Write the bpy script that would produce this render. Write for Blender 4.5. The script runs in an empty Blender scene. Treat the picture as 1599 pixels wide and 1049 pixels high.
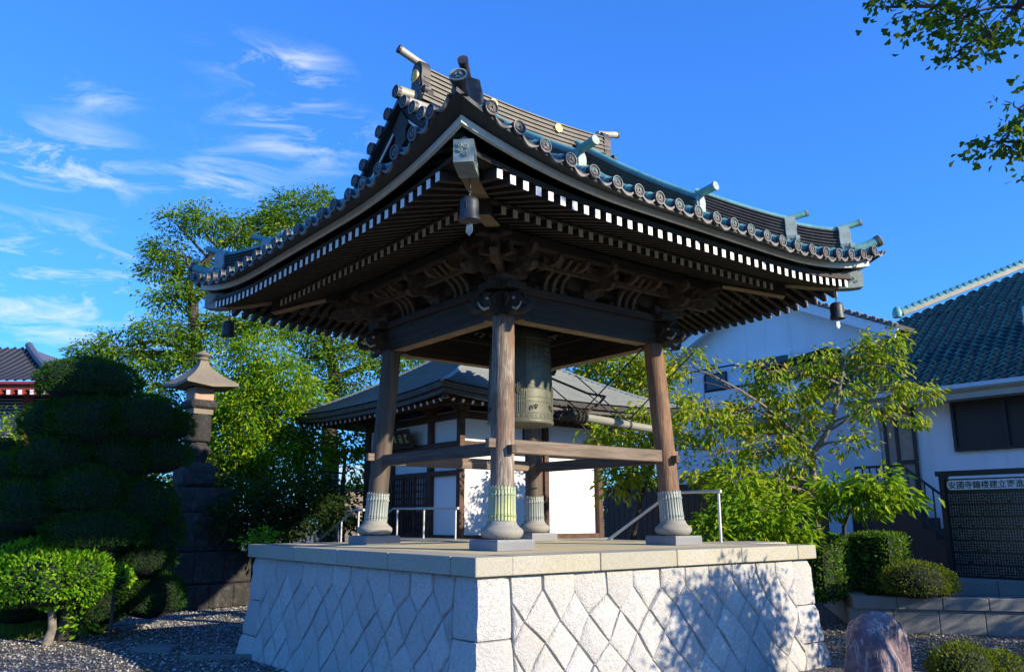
import bpy, math, random
import numpy as np
from mathutils import Vector, Matrix
R = math.radians
SC = bpy.context.scene
COL = SC.collection
rng = np.random.default_rng(7)
random.seed(7)

# ------------------------------------------------------------------ camera, sky, sun, exposure
CP = Vector((-8.0391, -9.9351, 0.3865))
CR = Vector((0.78393, -0.62085, -0.00239)); CU = Vector((-0.13176, -0.17014, 0.97657)); CF = Vector((0.60671, 0.76524, 0.21518))
FPX, CW, CH = 1288.93, 1599.0, 1049.0
cam = bpy.data.objects.new('camera', bpy.data.cameras.new('camera'))
COL.objects.link(cam)
m = Matrix((CR, CU, -CF)).transposed().to_4x4(); m.translation = CP
cam.matrix_world = m
cam.data.sensor_width = 36.0; cam.data.lens = 36.0 * FPX / CW
cam.data.clip_start = 0.1; cam.data.clip_end = 2000
SC.camera = cam

def at(px, py, d):
    """world point seen at photo pixel (px,py) at forward depth d"""
    return CP + (CF + CR * ((px - CW/2) / FPX) - CU * ((py - CH/2) / FPX)) * d

SUN_EL, SUN_AZ = R(20.8), R(158.5)          # azimuth clockwise from +y
sd = Vector((math.sin(SUN_AZ)*math.cos(SUN_EL), math.cos(SUN_AZ)*math.cos(SUN_EL), math.sin(SUN_EL)))
sun = bpy.data.lights.new('sun', 'SUN'); sun.energy = 5.0; sun.angle = R(0.53); sun.color = (1.0, 0.87, 0.67)
so = bpy.data.objects.new('sun', sun); COL.objects.link(so)
so.rotation_euler = sd.to_track_quat('Z', 'Y').to_euler()

w = bpy.data.worlds.new('World'); SC.world = w; w.use_nodes = True
nt = w.node_tree; N = nt.nodes; L = nt.links
bg = N['Background']
sky = N.new('ShaderNodeTexSky'); sky.sky_type = 'NISHITA'; sky.sun_disc = False
sky.sun_elevation = SUN_EL; sky.sun_rotation = SUN_AZ
sky.air_density = 1.0; sky.dust_density = 0.3; sky.ozone_density = 2.0; sky.altitude = 100
hs = N.new('ShaderNodeHueSaturation'); hs.inputs['Saturation'].default_value = 1.0; hs.inputs['Hue'].default_value = 0.5; hs.inputs['Value'].default_value = 1.0
gm = N.new('ShaderNodeGamma'); gm.inputs[1].default_value = .77; L.new(sky.outputs[0], gm.inputs[0]); L.new(gm.outputs[0], hs.inputs['Color'])
vivid = N.new('ShaderNodeMix'); vivid.data_type = 'RGBA'; vivid.blend_type = 'MULTIPLY'; vivid.inputs[0].default_value = 1.0; vivid.inputs[7].default_value = (.265, .81, 1.87, 1)
L.new(hs.outputs[0], vivid.inputs[6])
tc = N.new('ShaderNodeTexCoord')
def wn(t, **k):
    n = N.new(t)
    for a, b in k.items():
        setattr(n, a, b)
    return n
def wmath(op, a, b=None, c=None):
    n = wn('ShaderNodeMath', operation=op)
    for i, v in enumerate((a, b, c)):
        if v is None: continue
        if isinstance(v, (int, float)): n.inputs[i].default_value = v
        else: L.new(v, n.inputs[i])
    return n.outputs[0]
# wispy cirrus: patches round given directions of the sky, shredded by stretched noise
sep = wn('ShaderNodeSeparateXYZ'); L.new(tc.outputs['Generated'], sep.inputs[0])
mp = wn('ShaderNodeMapping'); L.new(tc.outputs['Generated'], mp.inputs[0])
mp.inputs['Rotation'].default_value = (0, R(-12), R(20)); mp.inputs['Scale'].default_value = (6, 4, 22)
nz = wn('ShaderNodeTexNoise'); nz.inputs['Scale'].default_value = 1.6; nz.inputs['Detail'].default_value = 12; nz.inputs['Roughness'].default_value = .66; nz.inputs['Distortion'].default_value = .7
L.new(mp.outputs[0], nz.inputs['Vector'])
patches = [((.334,.807,.487), .055, 1.0), ((.133,.922,.364), .085, 1.25), ((.088,.929,.36), .05, .8), ((.334,.842,.423), .10, .55), ((.372,.823,.43), .07, .6),
           ((.282,.888,.362), .07, .9), ((.166,.948,.271), .10, .95), ((.06,.955,.27), .09, .8), ((.15,.889,.432), .045, .6), ((.105,.963,.20), .12, .8), ((.245,.94,.215), .12, .7), ((.285,.823,.492), .06, .4)]
acc = None
for d, rad, st in patches:
    vm = wn('ShaderNodeVectorMath', operation='SUBTRACT'); L.new(tc.outputs['Generated'], vm.inputs[0]); vm.inputs[1].default_value = d
    sq = wn('ShaderNodeVectorMath', operation='MULTIPLY'); L.new(vm.outputs[0], sq.inputs[0]); sq.inputs[1].default_value = (1, 1, 2.1)
    ln = wn('ShaderNodeVectorMath', operation='LENGTH'); L.new(sq.outputs[0], ln.inputs[0])
    st *= .85; v = wmath('MULTIPLY', wmath('POWER', wmath('MAXIMUM', wmath('SUBTRACT', 1.0, wmath('DIVIDE', ln.outputs['Value'], rad*1.35)), 0.0), 1.2), st)
    acc = v if acc is None else wmath('ADD', acc, v)
wisp = wmath('MULTIPLY', acc, wmath('MAXIMUM', wmath('MULTIPLY', wmath('SUBTRACT', nz.outputs[0], .47), 5.0), 0.0))
wisp = wmath('MINIMUM', wisp, .85)
mixc = wn('ShaderNodeMix', data_type='RGBA'); L.new(wisp, mixc.inputs[0]); L.new(vivid.outputs[2], mixc.inputs[6]); mixc.inputs[7].default_value = (3.6, 4.0, 4.6, 1)
L.new(mixc.outputs[2], bg.inputs['Color']); bg.inputs['Strength'].default_value = 0.15

SC.view_settings.view_transform = 'Standard'; SC.view_settings.look = 'None'
SC.view_settings.gamma = 1.0; SC.view_settings.exposure = 0.75
SC.cycles.max_bounces = 8; SC.cycles.transparent_max_bounces = 8
SC.cycles.use_denoising = True

# ------------------------------------------------------------------ materials
class G:
    def __init__(s, name, rough=.7):
        s.m = bpy.data.materials.new(name); s.m.use_nodes = True
        s.t = s.m.node_tree; s.n = s.t.nodes; s.l = s.t.links
        s.p = s.n['Principled BSDF']; s.p.inputs['Roughness'].default_value = rough
        s.tc = s.n.new('ShaderNodeTexCoord'); s.o = s.tc.outputs['Object']
    def mapv(s, scale=(1,1,1), rot=(0,0,0), src=None):
        n = s.n.new('ShaderNodeMapping'); n.inputs['Scale'].default_value = scale; n.inputs['Rotation'].default_value = rot
        s.l.new(src or s.o, n.inputs[0]); return n.outputs[0]
    def noise(s, scale=5, detail=5, rough=.6, dist=0, vec=None):
        n = s.n.new('ShaderNodeTexNoise'); n.inputs['Scale'].default_value = scale; n.inputs['Detail'].default_value = detail
        n.inputs['Roughness'].default_value = rough; n.inputs['Distortion'].default_value = dist
        s.l.new(vec or s.o, n.inputs['Vector']); return n.outputs[0]
    def voro(s, scale=5, feature='F1', out='Distance', vec=None):
        n = s.n.new('ShaderNodeTexVoronoi'); n.feature = feature; n.inputs['Scale'].default_value = scale
        s.l.new(vec or s.o, n.inputs['Vector']); return n.outputs[out]
    def ramp(s, f, stops):
        n = s.n.new('ShaderNodeValToRGB'); e = n.color_ramp.elements
        while len(e) < len(stops): e.new(.5)
        for i, (p, c) in enumerate(stops):
            e[i].position = p; e[i].color = (*c, 1) if len(c) == 3 else c
        s.l.new(f, n.inputs[0]); return n.outputs[0]
    def mix(s, f, a, b, blend='MIX'):
        n = s.n.new('ShaderNodeMix'); n.data_type = 'RGBA'; n.blend_type = blend
        for v, i in ((f, 0), (a, 6), (b, 7)):
            if isinstance(v, (int, float)): n.inputs[i].default_value = v
            elif isinstance(v, tuple): n.inputs[i].default_value = (*v, 1)
            else: s.l.new(v, n.inputs[i])
        return n.outputs[2]
    def math(s, op, a, b=0.0):
        n = s.n.new('ShaderNodeMath'); n.operation = op
        for i, v in enumerate((a, b)):
            if isinstance(v, (int, float)): n.inputs[i].default_value = v
            else: s.l.new(v, n.inputs[i])
        return n.outputs[0]
    def rnd(s):
        return s.n.new('ShaderNodeNewGeometry').outputs['Random Per Island']
    def col(s, c):
        if isinstance(c, tuple): s.p.inputs['Base Color'].default_value = (*c, 1)
        else: s.l.new(c, s.p.inputs['Base Color'])
        return s
    def bump(s, h, strength=.4, dist=.01):
        n = s.n.new('ShaderNodeBump'); n.inputs['Strength'].default_value = strength; n.inputs['Distance'].default_value = dist
        s.l.new(h, n.inputs['Height']); s.l.new(n.outputs[0], s.p.inputs['Normal']); return s
    def rough(s, r):
        s.l.new(r, s.p.inputs['Roughness']); return s

def m_wood(name, dark, mid, light, axis, scale=1.0):
    g = G(name, .75)
    sc = {'x': (1.2, 16, 16), 'y': (16, 1.2, 16), 'z': (16, 16, 1.0), 'n': (7, 7, 7)}[axis]
    v = g.mapv(tuple(a*scale for a in sc))
    f = g.noise(1.0, 8, .65, .6, v)
    c = g.ramp(f, [(.30, dark), (.5, mid), (.72, light)])
    big = g.noise(1.3, 4)
    c = g.mix(g.math('MULTIPLY', big, .45), c, dark)
    g.col(c); g.bump(f, .5, .006)
    return g.m
DK, MD, LT = (.014,.009,.005), (.034,.022,.012), (.070,.048,.028)
WX = m_wood('beam_wood_x', DK, MD, LT, 'x'); WY = m_wood('beam_wood_y', DK, MD, LT, 'y'); WN = m_wood('dark_wood', DK, MD, LT, 'n')
UNDERLIT = m_wood('bounce_lit_underside', (.16,.105,.055), (.27,.19,.105), (.36,.27,.16), 'n', .7)  # tan undersides: light bounced up from the platform, put into the colour
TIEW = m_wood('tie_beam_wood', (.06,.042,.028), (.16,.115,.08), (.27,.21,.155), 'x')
TIEY_SHADED = m_wood('tie_beam_wood_y_shaded', (.028,.019,.012), (.075,.052,.034), (.13,.095,.066), 'y')  # darker copy: shade on the y-running tie beams put into the colour
BRK = m_wood('bracket_wood', (.035,.022,.012), (.095,.062,.036), (.17,.12,.075), 'n')
def m_post(name, warm):
    g = G(name, .75)
    v = g.mapv((9, 9, .8)); f = g.noise(1.0, 9, .7, 1.4, v)
    c = g.ramp(f, [(.32, (.05,.035,.025)), (.45, (.19,.14,.10)), (.54, (.33,.28,.225)), (.75, (.44,.39,.33))] if not warm else
               [(.32, (.07,.033,.015)), (.47, (.20,.105,.052)), (.60, (.28,.155,.08)), (.78, (.34,.20,.11))])
    patch = g.noise(2.2, 4, .6, .5, g.mapv((1,1,.35)))
    c = g.mix(g.ramp(patch, [(.50, (0,0,0)), (.62, (1,1,1))]), c, (.17,.10,.06) if not warm else (.20,.105,.05))
    v2 = g.mapv((55, 55, 2.2)); f2 = g.noise(1, 4, .6, .3, v2)
    c = g.mix(g.ramp(f2, [(.35, (.8,.8,.8)), (.5, (0,0,0))]), c, (.07,.045,.03))
    fig = g.noise(1.0, 5, .65, 2.2, g.mapv((6, 6, 1.1))); c = g.mix(g.math('MULTIPLY', g.ramp(fig, [(.44, (1,1,1)), (.50, (0,0,0)), (.56, (0,0,0)), (.60, (1,1,1))]), .55), c, (.11,.07,.045))
    g.col(c); g.bump(g.math('ADD', g.math('ADD', f, f2), fig), .7, .010)
    return g.m
POST_G = m_post('weathered_post', False); POST_W = m_post('warm_post', True)
POST_SHADED = m_wood('shaded_brown_post', (.028,.02,.013), (.09,.066,.047), (.165,.13,.097), 'z', .6)  # left and far columns: their shade is put into the darker brown
def m_stone(name, a, b, c, sc=40, bump=.5, stain=None, bd=.012):
    g = G(name, .85)
    f = g.noise(sc, 6, .7); v = g.voro(sc*3, out='Distance')
    k = g.ramp(f, [(.3, a), (.5, b), (.7, c)])
    k = g.mix(g.math('MULTIPLY', v, .35), k, a)
    big = g.noise(1.7, 5, .6)
    k = g.mix(g.math('MULTIPLY', g.ramp(big, [(.42, (0,0,0)), (.68, (1,1,1))]), .45), k, stain or a)
    k = g.mix(g.math('MULTIPLY', g.rnd(), .55), k, a)
    g.col(k); h = g.math('ADD', g.math('ADD', g.noise(sc*.22, 8, .72), g.noise(sc*1.1, 6, .7)), g.math('MULTIPLY', v, .4)); g.bump(h, bump, bd)
    return g.m
GRANITE = m_stone('rough_granite', (.36,.35,.325), (.62,.605,.565), (.76,.74,.69), 24, .9, (.50,.47,.40), .03)
COPING = m_stone('dressed_granite', (.25,.235,.185), (.42,.395,.31), (.54,.515,.42), 48, .45, (.36,.31,.17), .008)
PAVING = m_stone('worn_paving', (.44,.37,.20), (.62,.53,.31), (.70,.61,.38), 40, .2, (.36,.31,.20), .005)
MORTAR = m_stone('mortar', (.17,.155,.13), (.24,.22,.185), (.30,.28,.23), 40, .5)
PLINTH = m_stone('grey_granite', (.15,.155,.16), (.27,.275,.28), (.38,.385,.38), 55, .4)
BASESTONE = m_stone('base_granite', (.20,.19,.16), (.33,.315,.27), (.42,.40,.35), 45, .4)
OLDSTONE = m_stone('old_dark_stone', (.014,.013,.012), (.034,.032,.028), (.11,.105,.095), 9, .9, (.02,.02,.018), .03)
CAPSTONE = m_stone('lichen_stone', (.15,.125,.085), (.24,.20,.14), (.32,.28,.20), 30, .7, (.13,.11,.08), .012)
CURB = m_stone('curb_granite', (.15,.16,.155), (.23,.235,.22), (.30,.30,.28), 40, .6, (.10,.11,.09), .012)
FLAG = m_stone('flagstone', (.10,.11,.10), (.15,.165,.155), (.2,.215,.2), 30, .4)
def m_plain(name, c, rough=.6, var=.15, sc=6, metal=0.0, bump=.1, bs=40):
    g = G(name, rough)
    f = g.noise(sc, 5, .6)
    d = tuple(x*(1-var) for x in c); l = tuple(min(1, x*(1+var)) for x in c)
    g.col(g.ramp(f, [(.3, d), (.7, l)])); g.p.inputs['Metallic'].default_value = metal
    g.bump(g.noise(bs, 4), bump, .004)
    return g.m
WHITE = m_plain('white_paint', (.76,.76,.72), .6, .12, 14)
CREAM = m_plain('cream_paint', (.70,.63,.42), .7, .15)
PLASTER = m_plain('white_plaster', (.80,.79,.76), .9, .04, 1.5, 0, .25, 60)
def m_stucco():
    g = G('house_stucco', .9)
    st = g.noise(1.0, 5, .6, .2, g.mapv((3, 3, .25))); f = g.noise(1.2, 5)
    c = g.ramp(f, [(.3, (.76,.77,.78)), (.7, (.83,.83,.83))])
    c = g.mix(g.math('MULTIPLY', g.ramp(st, [(.52, (0,0,0)), (.75, (1,1,1))]), .35), c, (.52,.53,.52))
    g.col(c); g.bump(g.noise(45, 4), .35, .004); return g.m
HOUSEW = m_stucco()
GUTTER = m_plain('gutter_paint', (.50,.55,.55), .5, .08)
BLACKM = m_plain('black_metal', (.016,.016,.018), .45, .2)
STEEL = m_plain('galvanised_steel', (.58,.57,.53), .42, .12, 8, .35)
GLASSD = m_plain('dark_glass', (.012,.013,.018), .12, .2)
SHUT = m_plain('dark_shutter', (.022,.018,.016), .55, .3)
REDW = m_plain('red_lacquer', (.20,.030,.018), .6, .2)
DOORW = m_plain('door_panel', (.34,.27,.20), .7, .15)
BLUESHEET = m_plain('pale_blue_metal_roof', (.42,.62,.70), .5, .1)
ROPE = m_plain('rope', (.03,.027,.022), .9, .3)
LOGW = m_wood('pale_log', (.15,.15,.12), (.23,.23,.19), (.31,.30,.25), 'x')
INK = m_plain('ink_black', (.012,.012,.015), .6, .1)
GOLD = m_plain('gold_leaf', (.82,.60,.20), .38, .1, 12, .55)
BLACKSTONE = m_plain('black_granite', (.012,.013,.014), .3, .3, 30)
CHISEL = m_plain('chiselled_white', (.42,.44,.44), .8, .35, 9)
def m_patina(name, stops, rough=.55, sc=4.0, metal=.15):
    g = G(name, rough)
    f = g.noise(sc, 7, .68, .4); st = g.noise(1.0, 5, .6, .3, g.mapv((22, 22, 3)))
    c = g.ramp(g.math('ADD', g.math('MULTIPLY', f, .7), g.math('MULTIPLY', st, .3)), stops)
    oi = g.n.new('ShaderNodeObjectInfo').outputs['Random']
    c = g.mix(g.math('MULTIPLY', g.rnd(), .30), c, stops[0][1])
    c = g.mix(g.math('MULTIPLY', oi, .35), c, stops[0][1])
    g.p.inputs['Metallic'].default_value = metal
    g.col(c); g.bump(f, .25, .004)
    return g.m
TEAL = m_patina('copper_tile_teal', [(.30, (.05,.15,.15)), (.48, (.13,.36,.34)), (.62, (.22,.47,.43)), (.78, (.40,.54,.46))])
PALE = m_patina('copper_tile_pale', [(.32, (.20,.17,.12)), (.48, (.40,.38,.30)), (.62, (.50,.50,.42)), (.8, (.26,.36,.33))])
BROWNC = m_patina('copper_brown', [(.32, (.028,.024,.022)), (.5, (.065,.056,.05)), (.72, (.13,.12,.105))])
DISC = m_patina('disc_ground', [(.32, (.03,.028,.026)), (.5, (.055,.05,.048)), (.75, (.09,.085,.08))])
RIDGE = m_patina('ridge_courses', [(.32, (.05,.043,.034)), (.48, (.105,.095,.075)), (.62, (.16,.15,.12)), (.8, (.11,.14,.12))])
RELIEF = m_patina('disc_relief', [(.32, (.10,.092,.082)), (.5, (.175,.16,.145)), (.75, (.25,.235,.21))])
FASCIA = m_patina('pale_fascia', [(.3, (.52,.53,.43)), (.5, (.70,.70,.59)), (.7, (.80,.79,.68))], .75, 3, 0)
VERDI = m_patina('verdigris_cap', [(.3, (.16,.21,.20)), (.5, (.30,.37,.34)), (.7, (.44,.49,.45))], .6, 9)
SLEEVE = m_patina('sleeve_bronze', [(.34, (.22,.26,.20)), (.47, (.36,.40,.24)), (.58, (.50,.54,.13)), (.8, (.58,.60,.16))], .6, 1.6)
SLEEVEG = m_patina('sleeve_grey', [(.34, (.20,.23,.21)), (.5, (.34,.37,.33)), (.66, (.42,.45,.37)), (.82, (.48,.52,.20))], .6, 1.6)
BRONZE = m_patina('bell_bronze', [(.3, (.055,.060,.040)), (.5, (.105,.108,.072)), (.72, (.165,.165,.11))], .55, 5, .25)
WBELL = m_patina('wind_bell_bronze', [(.3, (.03,.036,.038)), (.5, (.06,.07,.072)), (.7, (.10,.12,.115))], .5, 12, .4)
VALLEY = m_patina('tile_valley', [(.3, (.018,.022,.022)), (.5, (.035,.042,.042)), (.7, (.06,.075,.07))], .6, 5)
HALLROOF = m_patina('grey_copper_sheet', [(.3, (.16,.185,.175)), (.5, (.235,.265,.25)), (.7, (.30,.33,.305))], .55, 2.2, .1)
HALLRISER = m_patina('grey_copper_fold', [(.3, (.07,.082,.08)), (.5, (.11,.125,.12)), (.7, (.15,.17,.16))], .6, 2.2, .1)
GREENT = None
def m_greentile():
    g = G('glazed_green_tile', .38)
    f = g.rnd(); n = g.noise(8, 4)
    c = g.ramp(n, [(.3, (.005,.010,.014)), (.55, (.009,.022,.024)), (.8, (.016,.042,.036))])
    g.p.inputs['Specular IOR Level'].default_value = .12
    g.col(c); return g.m
GREENT = m_greentile()
GREENGLINT = m_plain('glazed_tile_glint', (.06,.145,.095), .4, .8, 3.5)  # sun glints on the tile front edges, painted as a lighter green
KAWARA = m_plain('grey_roof_tile', (.10,.105,.11), .5, .3, 9)

def m_leaf(name, cols, trans=.35, rough=.5, big=None, core=None):
    g = G(name, rough)
    r = g.rnd()
    nz = g.noise(1.6, 4)
    f = g.math('ADD', g.math('MULTIPLY', r, .6), g.math('MULTIPLY', nz, .4))
    n = len(cols)
    c = g.ramp(f, [(.18 + .64*i/(n-1), k) for i, k in enumerate(cols)])
    g.col(c); g.p.inputs['Specular IOR Level'].default_value = .12
    tr = g.n.new('ShaderNodeBsdfTranslucent'); g.l.new(g.mix(.5, c, (.34,.46,.015)), tr.inputs[0])
    mx = g.n.new('ShaderNodeMixShader'); mx.inputs[0].default_value = trans
    g.l.new(g.p.outputs[0], mx.inputs[1]); g.l.new(tr.outputs[0], mx.inputs[2])
    g.l.new(mx.outputs[0], g.n['Material Output'].inputs['Surface'])
    return g.m
LF_CHERRY = m_leaf('cherry_leaf', [(.05,.15,.008), (.14,.28,.012), (.30,.40,.018), (.44,.44,.03), (.46,.32,.04)], .47)
LF_BRIGHT = m_leaf('bright_leaf', [(.04,.14,.008), (.10,.26,.010), (.24,.40,.014), (.42,.48,.022)], .48)
LF_TREE = m_leaf('tree_leaf', [(.03,.10,.012), (.07,.18,.014), (.15,.28,.02), (.28,.36,.03)], .45)
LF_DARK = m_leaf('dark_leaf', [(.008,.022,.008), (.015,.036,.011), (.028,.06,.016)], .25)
LF_TOPI = m_leaf('yew_needle', [(.011,.045,.007), (.022,.074,.010), (.048,.125,.018)], .2, .8)
LF_LITPAD = m_leaf('maple_green_leaf', [(.035,.14,.008), (.09,.28,.010), (.20,.42,.014), (.32,.50,.02)], .45)
LF_HEDGE = m_leaf('hedge_leaf', [(.02,.07,.010), (.05,.15,.014), (.13,.26,.025)], .3, .35)
LF_GINK = m_leaf('ginkgo_leaf', [(.016,.06,.008), (.03,.09,.010), (.05,.13,.014)], .35)
LF_MOSS = m_leaf('azalea_leaf', [(.05,.085,.010), (.12,.16,.015), (.22,.22,.02)], .3)
LF_GRASS = m_leaf('grass_blade', [(.03,.09,.012), (.07,.15,.02), (.18,.20,.05)], .35)
BARK = m_plain('bark', (.055,.045,.036), .95, .45, 9, 0, .9, 18)
BARKG = m_plain('grey_bark', (.17,.145,.12), .95, .4, 12, 0, .8, 25)
COREM = m_plain('shade_core', (.006,.012,.006), .95, .3)  # near-black cores: shade inside and under the clipped foliage put into the colour
def m_gravel():
    g = G('gravel', .95)
    a = g.voro(26, out='Color'); d = g.voro(26); d2 = g.voro(70)
    s = g.n.new('ShaderNodeSeparateColor'); g.l.new(a, s.inputs[0])
    c = g.ramp(s.outputs[0], [(.1, (.08,.075,.07)), (.5, (.19,.18,.165)), (.9, (.42,.40,.36))])
    c = g.mix(g.ramp(d, [(.25, (0,0,0)), (.6, (.8,.8,.8))]), c, (.035,.033,.03))
    big = g.noise(.6, 5); c = g.mix(g.math('MULTIPLY', g.ramp(big, [(.5, (0,0,0)), (.7, (1,1,1))]), .5), c, (.09,.085,.07))
    g.col(c); g.bump(g.math('ADD', g.math('MULTIPLY', d, -1.0), g.math('MULTIPLY', d2, -.4)), 1.0, .04)
    return g.m
GRAVEL = m_gravel()
def m_pebble():
    g = G('pebbles', .9)
    g.col(g.ramp(g.rnd(), [(.0, (.07,.066,.06)), (.4, (.18,.17,.155)), (.8, (.38,.36,.325)), (1, (.56,.53,.49))])); return g.m
PEBBLE = m_pebble()
SOIL = m_plain('soil', (.045,.038,.028), .95, .4, 14, 0, 1.0, 30)
def m_rock():
    g = G('purple_rock', .55)
    f = g.noise(2.2, 8, .65, .8); s = g.noise(1.0, 6, .6, 1.2, g.mapv((9, 9, 2.2), (R(25), R(20), 0)))
    c = g.ramp(f, [(.3, (.04,.024,.034)), (.5, (.12,.075,.09)), (.65, (.24,.16,.16)), (.8, (.36,.28,.27))])
    v = g.ramp(s, [(.53, (0,0,0)), (.58, (1,1,1)), (.62, (0,0,0))])
    c = g.mix(g.math('MULTIPLY', v, .75), c, (.50,.44,.42))
    v2 = g.voro(2.3, 'DISTANCE_TO_EDGE'); v2 = g.ramp(v2, [(.0, (1,1,1)), (.035, (0,0,0))])
    c = g.mix(g.math('MULTIPLY', v2, .22), c, (.40,.36,.38))
    g.col(c); g.bump(g.math('ADD', f, s), .9, .05); return g.m
ROCK = m_rock()

# ------------------------------------------------------------------ mesh helpers
class MB:
    def __init__(s): s.v = []; s.f = []; s.mi = []
    def add(s, vs, fs, mi=0):
        b = len(s.v); s.v += [tuple(x) for x in vs]; s.f += [tuple(i+b for i in f) for f in fs]; s.mi += [mi]*len(fs); return s
    def box(s, c, d, M=None, bev=0.0, mi=0):
        hx, hy, hz = d[0]/2, d[1]/2, d[2]/2
        M = M or Matrix()
        c = Vector(c); R3 = M.to_3x3()
        if bev <= 0:
            vs = [Vector((sx*hx, sy*hy, sz*hz)) for sx in (-1,1) for sy in (-1,1) for sz in (-1,1)]
            fs = [(0,1,3,2), (4,6,7,5), (0,4,5,1), (2,3,7,6), (0,2,6,4), (1,5,7,3)]
        else:
            b = min(bev, hx*.9, hy*.9, hz*.9); vs = []; ix = {}
            for sx in (-1,1):
                for sy in (-1,1):
                    for sz in (-1,1):
                        for k in range(3):
                            p = [sx*(hx-(k != 0)*b), sy*(hy-(k != 1)*b), sz*(hz-(k != 2)*b)]
                            ix[(sx,sy,sz,k)] = len(vs); vs.append(Vector(p))
            fs = []
            for k in range(3):
                a, c2 = [i for i in range(3) if i != k]
                for sg in (-1,1):
                    q = []
                    for u, v in ((-1,-1), (1,-1), (1,1), (-1,1)):
                        t = [0,0,0]; t[k] = sg; t[a] = u; t[c2] = v; q.append(ix[(*t, k)])
                    fs.append(tuple(q))
            for k in range(3):
                a, c2 = [i for i in range(3) if i != k]
                for u in (-1,1):
                    for v in (-1,1):
                        t0 = [0,0,0]; t0[k] = -1; t0[a] = u; t0[c2] = v; t1 = list(t0); t1[k] = 1
                        fs.append((ix[(*t0,a)], ix[(*t1,a)], ix[(*t1,c2)], ix[(*t0,c2)]))
            for sx in (-1,1):
                for sy in (-1,1):
                    for sz in (-1,1): fs.append(tuple(ix[(sx,sy,sz,k)] for k in range(3)))
        return s.add([c + R3 @ v for v in vs], fs, mi)
    def beam(s, a, b, wd, ht, up=(0,0,1), bev=0.0, mi=0):
        a, b = Vector(a), Vector(b); y = (b-a); ln = y.length; y.normalize()
        x = y.cross(Vector(up)).normalized(); z = x.cross(y)
        M = Matrix((x, y, z)).transposed().to_4x4()
        return s.box((a+b)/2, (wd, ln, ht), M, bev, mi)
    def tube(s, pts, rad, n=10, cap=True, mi=0):
        pts = [Vector(p) for p in pts]
        if isinstance(rad, (int, float)): rad = [rad]*len(pts)
        vs = []; px = None
        for i, p in enumerate(pts):
            t = (pts[min(i+1, len(pts)-1)] - pts[max(i-1, 0)]).normalized()
            if px is None:
                px = t.cross(Vector((0,0,1)) if abs(t.z) < .9 else Vector((1,0,0))).normalized()
            px = (px - t*px.dot(t)).normalized(); py = t.cross(px)
            for k in range(n):
                a = 2*math.pi*k/n; vs.append(p + (px*math.cos(a) + py*math.sin(a))*rad[i])
        fs = [(i*n+k, i*n+(k+1) % n, (i+1)*n+(k+1) % n, (i+1)*n+k) for i in range(len(pts)-1) for k in range(n)]
        if cap:
            fs.append(tuple(range(n-1, -1, -1))); fs.append(tuple((len(pts)-1)*n+k for k in range(n)))
        return s.add(vs, fs, mi)
    def lathe(s, prof, c=(0,0,0), n=32, M=None, mi=0, fl=None):
        c = Vector(c); vs = []
        R3 = (M or Matrix()).to_3x3()
        for r, z in prof:
            for k in range(n):
                a = 2*math.pi*k/n; rr = r*(fl(k, z) if fl else 1); vs.append(c + R3 @ Vector((rr*math.cos(a), rr*math.sin(a), z)))
        fs = [(i*n+k, i*n+(k+1) % n, (i+1)*n+(k+1) % n, (i+1)*n+k) for i in range(len(prof)-1) for k in range(n)]
        fs.append(tuple(range(n-1, -1, -1))); fs.append(tuple((len(prof)-1)*n+k for k in range(n)))
        return s.add(vs, fs, mi)
    def prism(s, poly, M, d0, d1, mi=0):
        """2-D polygon (x,y) extruded along local z from d0 to d1, placed by 4x4 M"""
        n = len(poly)
        vs = [M @ Vector((x, y, d0)) for x, y in poly] + [M @ Vector((x, y, d1)) for x, y in poly]
        fs = [tuple(range(n-1, -1, -1)), tuple(range(n, 2*n))] + [(i, (i+1) % n, n+(i+1) % n, n+i) for i in range(n)]
        return s.add(vs, fs, mi)
    def grid(s, P, mi=0, flip=False):
        nu, nv = len(P), len(P[0]); vs = [p for row in P for p in row]
        fs = [((i*nv+j), (i+1)*nv+j, (i+1)*nv+j+1, i*nv+j+1) for i in range(nu-1) for j in range(nv-1)]
        if flip: fs = [f[::-1] for f in fs]
        return s.add(vs, fs, mi)
    def build(s, name, mats, parent=None, smooth=30, recalc=True):
        me = bpy.data.meshes.new(name); me.from_pydata(s.v, [], s.f)
        if not isinstance(mats, (list, tuple)): mats = [mats]
        for k in mats: me.materials.append(k)
        if len(mats) > 1: me.polygons.foreach_set('material_index', s.mi)
        if recalc:
            import bmesh
            bm = bmesh.new(); bm.from_mesh(me); bmesh.ops.recalc_face_normals(bm, faces=bm.faces); bm.to_mesh(me); bm.free()
        if smooth:
            me.polygons.foreach_set('use_smooth', [True]*len(me.polygons)); me.set_sharp_from_angle(angle=R(smooth))
        me.update()
        o = bpy.data.objects.new(name, me); COL.objects.link(o)
        if parent is not None: put(o, parent)
        return o
def world_off(p):
    M = Matrix()
    while p is not None:
        M = p.matrix_basis @ M if p.parent is None else p.matrix_parent_inverse @ p.matrix_basis @ M
        p = p.parent
    return M
def put(o, parent):
    o.parent = parent
    M = Matrix(); q = parent
    chain = []
    while q is not None: chain.append(q); q = q.parent
    for q in reversed(chain): M = M @ (q.matrix_parent_inverse if q.parent else Matrix()) @ q.matrix_basis
    o.matrix_parent_inverse = M.inverted()
def tag(o, label=None, cat=None, group=None, kind=None):
    if label: o['label'] = label
    if cat: o['category'] = cat
    if group: o['group'] = group
    if kind: o['kind'] = kind
    return o
def thing(name, loc, label, cat, group=None):
    o = bpy.data.objects.new(name, None); o.location = loc; o.empty_display_size = .2; COL.objects.link(o)
    return tag(o, label, cat, group)
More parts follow.
